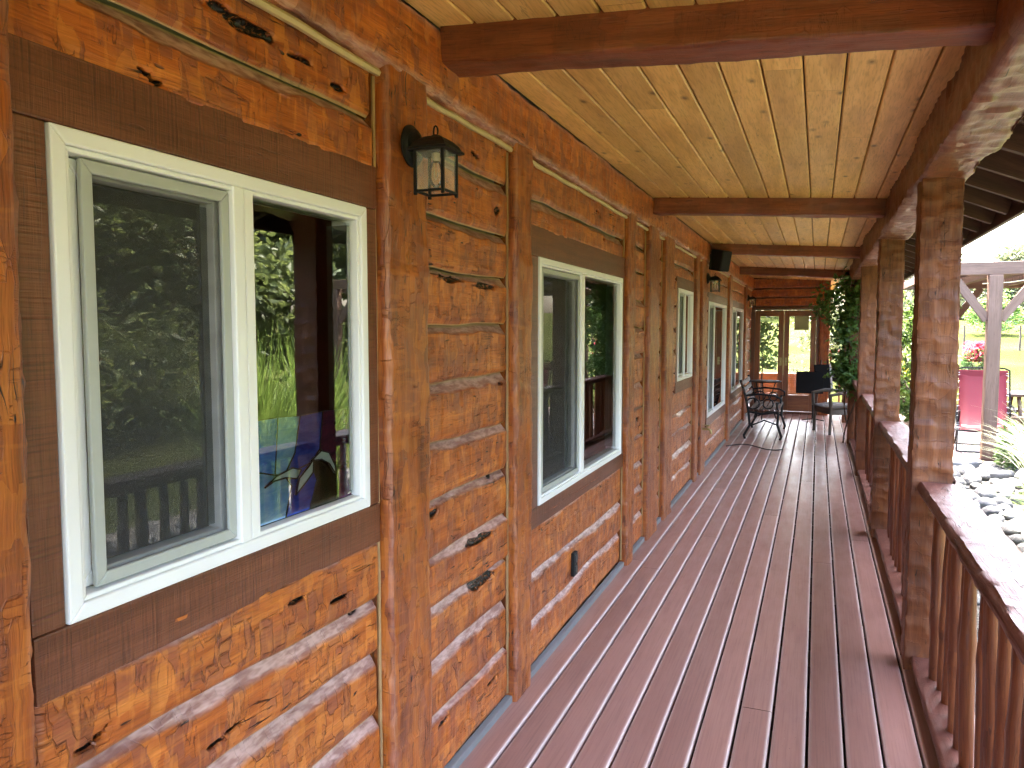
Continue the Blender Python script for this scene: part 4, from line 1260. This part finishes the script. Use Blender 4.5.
# juniper at the pergola post, flower bushes
def bush(name, loc, z, rx, rz, n, size, mat, label, seed, cat, flower=None):
    r = np.random.default_rng(seed)
    x, y = loc
    root = thing(name, label, cat, (x, y, z))
    st = MB()
    for k in range(9):
        a = k * .7; st.tube([(x, y, z), (x + rx * .5 * math.cos(a), y + rx * .5 * math.sin(a), z + rz * .7)], [.012, .004], 5)
    st.build('stem', M['bark'], root, smooth=True)
    d = r.normal(size=(n, 3)); d /= np.linalg.norm(d, axis=1)[:, None]
    lump = .75 + .5 * vn(d[:, 0] * 2.2 + 9, d[:, 2] * 2.2 + d[:, 1] * 3 + 9, seed)
    C = np.array([x, y, z + rz * .5]) + d * np.array([rx, rx, rz * .5]) * (r.uniform(.35, 1, n) ** .5 * lump)[:, None]
    leaves('foliage', C, size, M[mat], root, .45, 0, None, seed)
    if flower:
        m = n // 2
        a = r.uniform(0, 6.28, m); q = r.uniform(0, 1, m)
        Cf = np.stack([x + rx * .95 * q * np.cos(a), y + rx * .95 * q * np.sin(a), z + rz * (.55 + r.uniform(0, .65, m))], -1)
        leaves('flower', Cf, size * 1.1, M[flower], root, .5, -.5, None, seed + 1)
    return root
bush('juniper_bush', (2.36, 10.9), GZ, .32, .62, 1800, .07, 'juniper', 'small green bush at the foot of the pergola post', 420, 'bush')
fx, fy = far(9.52, 25.0)
bush('flower_bush', (fx, fy), float(gz(fx, fy)), .40, .80, 900, .13, 'juniper', 'pink flowering bush on the lawn behind the red lounge chair', 421, 'bush', 'flower')
fx, fy = far(5.4, 19.0)
bush('flower_bush', (fx, fy), float(gz(fx, fy)), .35, .85, 600, .10, 'vine', 'yellow flowering bush seen between the nearest two porch posts', 422, 'bush', 'yellow')

# ------------------------------------------------------------------ river rocks
def rocks():
    r = np.random.default_rng(9)
    import bmesh
    var = []
    for q in range(7):
        bm = bmesh.new(); bmesh.ops.create_icosphere(bm, subdivisions=3, radius=1.0)
        sd = r.uniform(0, 50)
        for v in bm.verts:
            c = v.co
            k = .82 + .36 * float(vn(c.x * 1.3 + 9 + sd, c.y * 1.3 + c.z * 2 + 9, q)) + .06 * float(vn(c.x * 4 + 20, c.y * 4 + c.z * 5 + 20, q))
            v.co = c * k
        me = bpy.data.meshes.new('river_rock'); bm.to_mesh(me); bm.free()
        me.polygons.foreach_set('use_smooth', [True] * len(me.polygons)); me.materials.append(M['rock'])
        var.append(me)
    placed = []
    tries = 0
    while len(placed) < 270 and tries < 9000:
        tries += 1
        y = r.uniform(4.2, 11.3)
        x = r.uniform(.85, 2.75 if y < 9 else 2.9)
        s = r.uniform(.055, .125) * (1.1 if y > 9 else 1.0)
        if any((x - a) ** 2 + (y - b_) ** 2 < (.82 * (s + c)) ** 2 for a, b_, c in placed): continue
        placed.append((x, y, s))
        o = bpy.data.objects.new('river_rock', var[len(placed) % 7]); COL.objects.link(o)
        o.location = (x, y, -.14 + s * .22)
        o.scale = (s * r.uniform(.9, 1.3), s * r.uniform(.8, 1.1), s * r.uniform(.5, .75))
        o.rotation_euler = (r.uniform(-.2, .2), r.uniform(-.2, .2), r.uniform(0, 6.28))
        tag(o, 'rounded grey river rock in the rock bed beside the porch', 'rock', 'river rocks beside the porch')
rocks()

# ------------------------------------------------------------------ pergola, chair, picnic table
def pergola():
    px, py = 2.13, 11.7
    r = thing('pergola', 'weathered timber pergola with braced post over the patio', 'pergola', (px, py, -.1))
    for (x, y) in ((px, py), (5.6, py), (px, 15.6), (5.6, 15.6)):
        MB().box((x - .08, y - .08, -.12), (x + .08, y + .08, 2.30)).build('post', M['pergola'], r, .008)
    for y in (py, 15.6):
        MB().box((px - .95, y - .05, 2.305), (6.4, y + .05, 2.47)).build('beam', M['pergola'], r, .006)
        for x in (px, 5.6):
            for s in (-1, 1):
                MB().bar((x + s * .076, y, 1.72), (x + s * .50, y, 2.31), .06, .11).build('brace', M['pergola'], r, .004)
    for k in range(9):
        x = px - .7 + k * .75
        MB().box((x - .025, py + .055, 2.31), (x + .025, 15.54, 2.43)).build('joist', M['darkwood'], r, .003)
    b = MB()
    for k in range(30):
        y = py + .2 + k * .16
        b.box((px - .6, y, 2.435), (6.2, y + .115, 2.46))
    b.build('lattice', M['darkwood'], r)
    # rope of string lights under the beam
    MB().tube([(px - .15, py - .02, 2.19), (px + .15, py - .03, 2.20), (px + .45, py - .02, 2.245), (px + .6, py - .05, 2.30)], .007, 6).build('rope', M['yellow_rope'], r, smooth=True)
M['yellow_rope'] = plain('pale_rope', (.62, .55, .30), .7)
pergola()

def lounge_chair():
    r = thing('lounge_chair', 'red sling lounge chair with black frame behind the pergola post', 'chair', (0, 0, 0))
    w = .335
    fab = []
    prof = [(-.02, .44), (-.16, .30), (-.02, .33), (.20, .33), (.36, .48), (.55, .80), (.68, 1.08), (.70, 1.13)]
    prof = [(.02, .30), (.10, .34), (.25, .40), (.40, .56), (.52, .78), (.64, 1.04), (.68, 1.13)]
    V = []; F = []
    for i, (y, z) in enumerate(prof):
        for j in range(5):
            V.append((-w + .035 + (2 * w - .07) * j / 4, y + (.012 if j in (1, 2, 3) else 0), z - (.012 if j in (1, 2, 3) else 0)))
    for i in range(len(prof) - 1):
        for j in range(4): F.append((i * 5 + j, i * 5 + j + 1, (i + 1) * 5 + j + 1, (i + 1) * 5 + j))
    o = link('sling', np_mesh('sling', V, F, M['pink']), r); s = o.modifiers.new('solid', 'SOLIDIFY'); s.thickness = .012
    for sx in (-1, 1):
        x = sx * w
        MB().tube([(x, y, z) for y, z in prof], .012, 7).build('side_rail', M['black'], r, smooth=True)
        MB().tube([(x * .98, -.10, .02), (x * .94, .12, .32), (x * .92, .55, .62)], .012, 7).build('leg', M['black'], r, smooth=True)
        MB().tube([(x * .95, .72, .02), (x * .9, .3, .36), (x * .9, .02, .58)], .012, 7).build('leg', M['black'], r, smooth=True)
        MB().tube([(x * 1.08, .02, .58), (x * 1.1, .3, .62), (x * 1.08, .55, .63)], .017, 7).build('armrest', M['black'], r, smooth=True)
        m = MB()
        for k in range(14):
            t = .1 + k * .062
            f = t * (len(prof) - 1); i = min(int(f), len(prof) - 2); u = f - i
            y = prof[i][0] * (1 - u) + prof[i + 1][0] * u; z = prof[i][1] * (1 - u) + prof[i + 1][1] * u
            m.tube([(x, y, z), (x - sx * .045, y - .004, z + .012)], .0045, 5)
        m.build('lacing', M['white'], r)
    MB().tube([(-w, .68, 1.13), (-w * .8, .695, 1.16), (w * .8, .695, 1.16), (w, .68, 1.13)], .012, 7).tube([(-w * .98, -.10, .02), (w * .98, -.10, .02)], .012, 7).tube([(-w * .95, .72, .02), (w * .95, .72, .02)], .012, 7).tube([(-w, .02, .30), (w, .02, .30)], .012, 7).build('cross_bar', M['black'], r, smooth=True)
    MB().box((-w + .02, .655, 1.0), (w - .02, .685, 1.13)).build('headrest', M['pink'], r, .012)
    return r
o = lounge_chair(); o.location = (2.19, 12.35, -.13); o.rotation_euler = (0, 0, rad(-6))

def picnic_table():
    x, y = 3.45, 13.35
    r = thing('picnic_table', 'weathered wooden picnic table to the right of the red lounge chair', 'table', (x, y, -.1))
    b = MB()
    for k in range(5): b.box((x - .95, y - .37 + k * .15, .62), (x + .95, y - .23 + k * .15, .66))
    b.build('tabletop', M['table'], r, .004)
    for s in (-1, 1):
        b = MB()
        for k in range(2): b.box((x - .95, y + s * .62 - .14 + k * .145, .32), (x + .95, y + s * .62 - .005 + k * .145, .36))
        b.build('bench_seat', M['table'], r, .004)
    for sx in (-.7, .7):
        for s in (-1, 1): MB().bar((x + sx, y + s * .66, -.1), (x + sx, y + s * .22, .62), .04, .09, up=(0, s, .5)).build('leg', M['table'], r, .003)
        MB().box((x + sx + .022, y - .74, .24), (x + sx + .062, y + .74, .318)).build('cross_brace', M['table'], r, .003)
picnic_table()

# fence posts on the rise, hoop
for i, (a, D, lab) in enumerate([(11.75, 34, 'thin wooden fence post on the lawn right of the pergola post'), (8.75, 34, 'thin wooden fence post on the lawn left of the pink bush')]):
    x, y = far(a, D); z = float(gz(x, y))
    o = MB().tube([(x, y, z - .1), (x + .01, y, z + .5), (x, y, z + .95)], [.045, .04, .035], 7).build('fence_post', M['bark'], None, smooth=True, wloc=(x, y, z))
    tag(o, lab, 'fence post', 'fence posts on the lawn')
x, y = far(8.45, 25.2); z = float(gz(x, y))
o = MB().tube([(x + .36 * math.cos(t), y, z + .55 * math.sin(t)) for t in [i * math.pi / 12 for i in range(13)]], .02, 6).build('garden_hoop', M['steel'], None, smooth=True, wloc=(x, y, z))
tag(o, 'small grey metal garden hoop on the lawn left of the pink bush', 'hoop')

# indoor plants behind the french doors
def houseplant(x, y, h, label, seed):
    r = np.random.default_rng(seed)
    root = thing('houseplant', label, 'plant', (x, y, 0))
    MB().lathe([(.12, 0), (.17, .28), (.185, .28), (.185, .32), (.16, .32), (.15, .27)], 18, (x, y, 0)).build('pot', M['terracotta'], root, smooth=True)
    MB().tube([(x, y, .25), (x + .03, y, h * .5), (x - .02, y, h * .85)], [.02, .014, .006], 7).build('stem', M['bark'], root, smooth=True)
    n = 420
    z = r.uniform(.45, 1, n)
    C = np.stack([x + r.normal(size=n) * .20 * (1.25 - z * .5), y + r.normal(size=n) * .18, h * z], -1)
    leaves('foliage', C, .13, M['indoor'], root, .5, .4, None, seed)
houseplant(-1.05, 16.3, 1.75, 'leafy tall houseplant behind the left french door glass', 430)
o = MB().box((-.42, YE + .20, 1.58), (-.16, YE + .215, 1.86)).build('valance', M['maroon'], None, .004, wloc=(-.29, YE + .2, 1.58))
tag(o, 'small dark maroon cloth hanging at the top of the right french door', 'cloth')

# ------------------------------------------------------------------ light, sky, camera
SUN_EL = 62.0
SUN_AZ = -20.0      # degrees from the porch axis (+y), negative = towards the house
sd = Vector((math.cos(rad(SUN_EL)) * math.sin(rad(SUN_AZ)), math.cos(rad(SUN_EL)) * math.cos(rad(SUN_AZ)), math.sin(rad(SUN_EL))))
sun = bpy.data.lights.new('sun', 'SUN'); sun.energy = 2.2; sun.angle = rad(.55); sun.color = (1.0, .93, .80)
so = bpy.data.objects.new('sun', sun); COL.objects.link(so); so.rotation_euler = sd.to_track_quat('Z', 'Y').to_euler(); so.location = (20, 5, 30)

w = bpy.data.worlds.new('World'); scene.world = w; w.use_nodes = True
nt = w.node_tree; nt.nodes.clear()
sky = nt.nodes.new('ShaderNodeTexSky'); sky.sky_type = 'NISHITA'; sky.sun_disc = False
sky.sun_elevation = rad(SUN_EL); sky.sun_rotation = math.atan2(sd.x, sd.y)
sky.dust_density = 6.0; sky.air_density = 1.0; sky.ozone_density = 1.0
bg = nt.nodes.new('ShaderNodeBackground'); bg.inputs[1].default_value = .15
ou = nt.nodes.new('ShaderNodeOutputWorld')
nt.links.new(sky.outputs[0], bg.inputs[0]); nt.links.new(bg.outputs[0], ou.inputs[0])

cam = bpy.data.cameras.new('camera'); co = bpy.data.objects.new('camera', cam); COL.objects.link(co)
F_PX = 770.0
pit = math.atan(55 / F_PX); yaw = math.atan(306 / F_PX * math.cos(pit))
fwd = Vector((-math.sin(yaw) * math.cos(pit), math.cos(yaw) * math.cos(pit), -math.sin(pit)))
co.location = (0, 0, 1.6); co.rotation_euler = fwd.to_track_quat('-Z', 'Y').to_euler()
cam.sensor_width = 36.0; cam.lens = 36.0 * F_PX / 1024; cam.clip_start = .05; cam.clip_end = 3000
scene.camera = co
scene.render.resolution_x = 1024; scene.render.resolution_y = 768
scene.view_settings.view_transform = 'Standard'; scene.view_settings.look = 'None'
scene.view_settings.exposure = 5.15; scene.view_settings.gamma = 1.0
scene.render.engine = 'CYCLES'
scene.cycles.max_bounces = 6
scene.cycles.diffuse_bounces = 4; scene.cycles.glossy_bounces = 3
scene.cycles.use_denoising = True; scene.cycles.denoiser = 'OPENIMAGEDENOISE'
scene.cycles.denoising_input_passes = 'RGB_ALBEDO_NORMAL'; scene.cycles.denoising_prefilter = 'NONE'; scene.cycles.denoising_quality = 'HIGH'; scene.cycles.transparent_max_bounces = 16
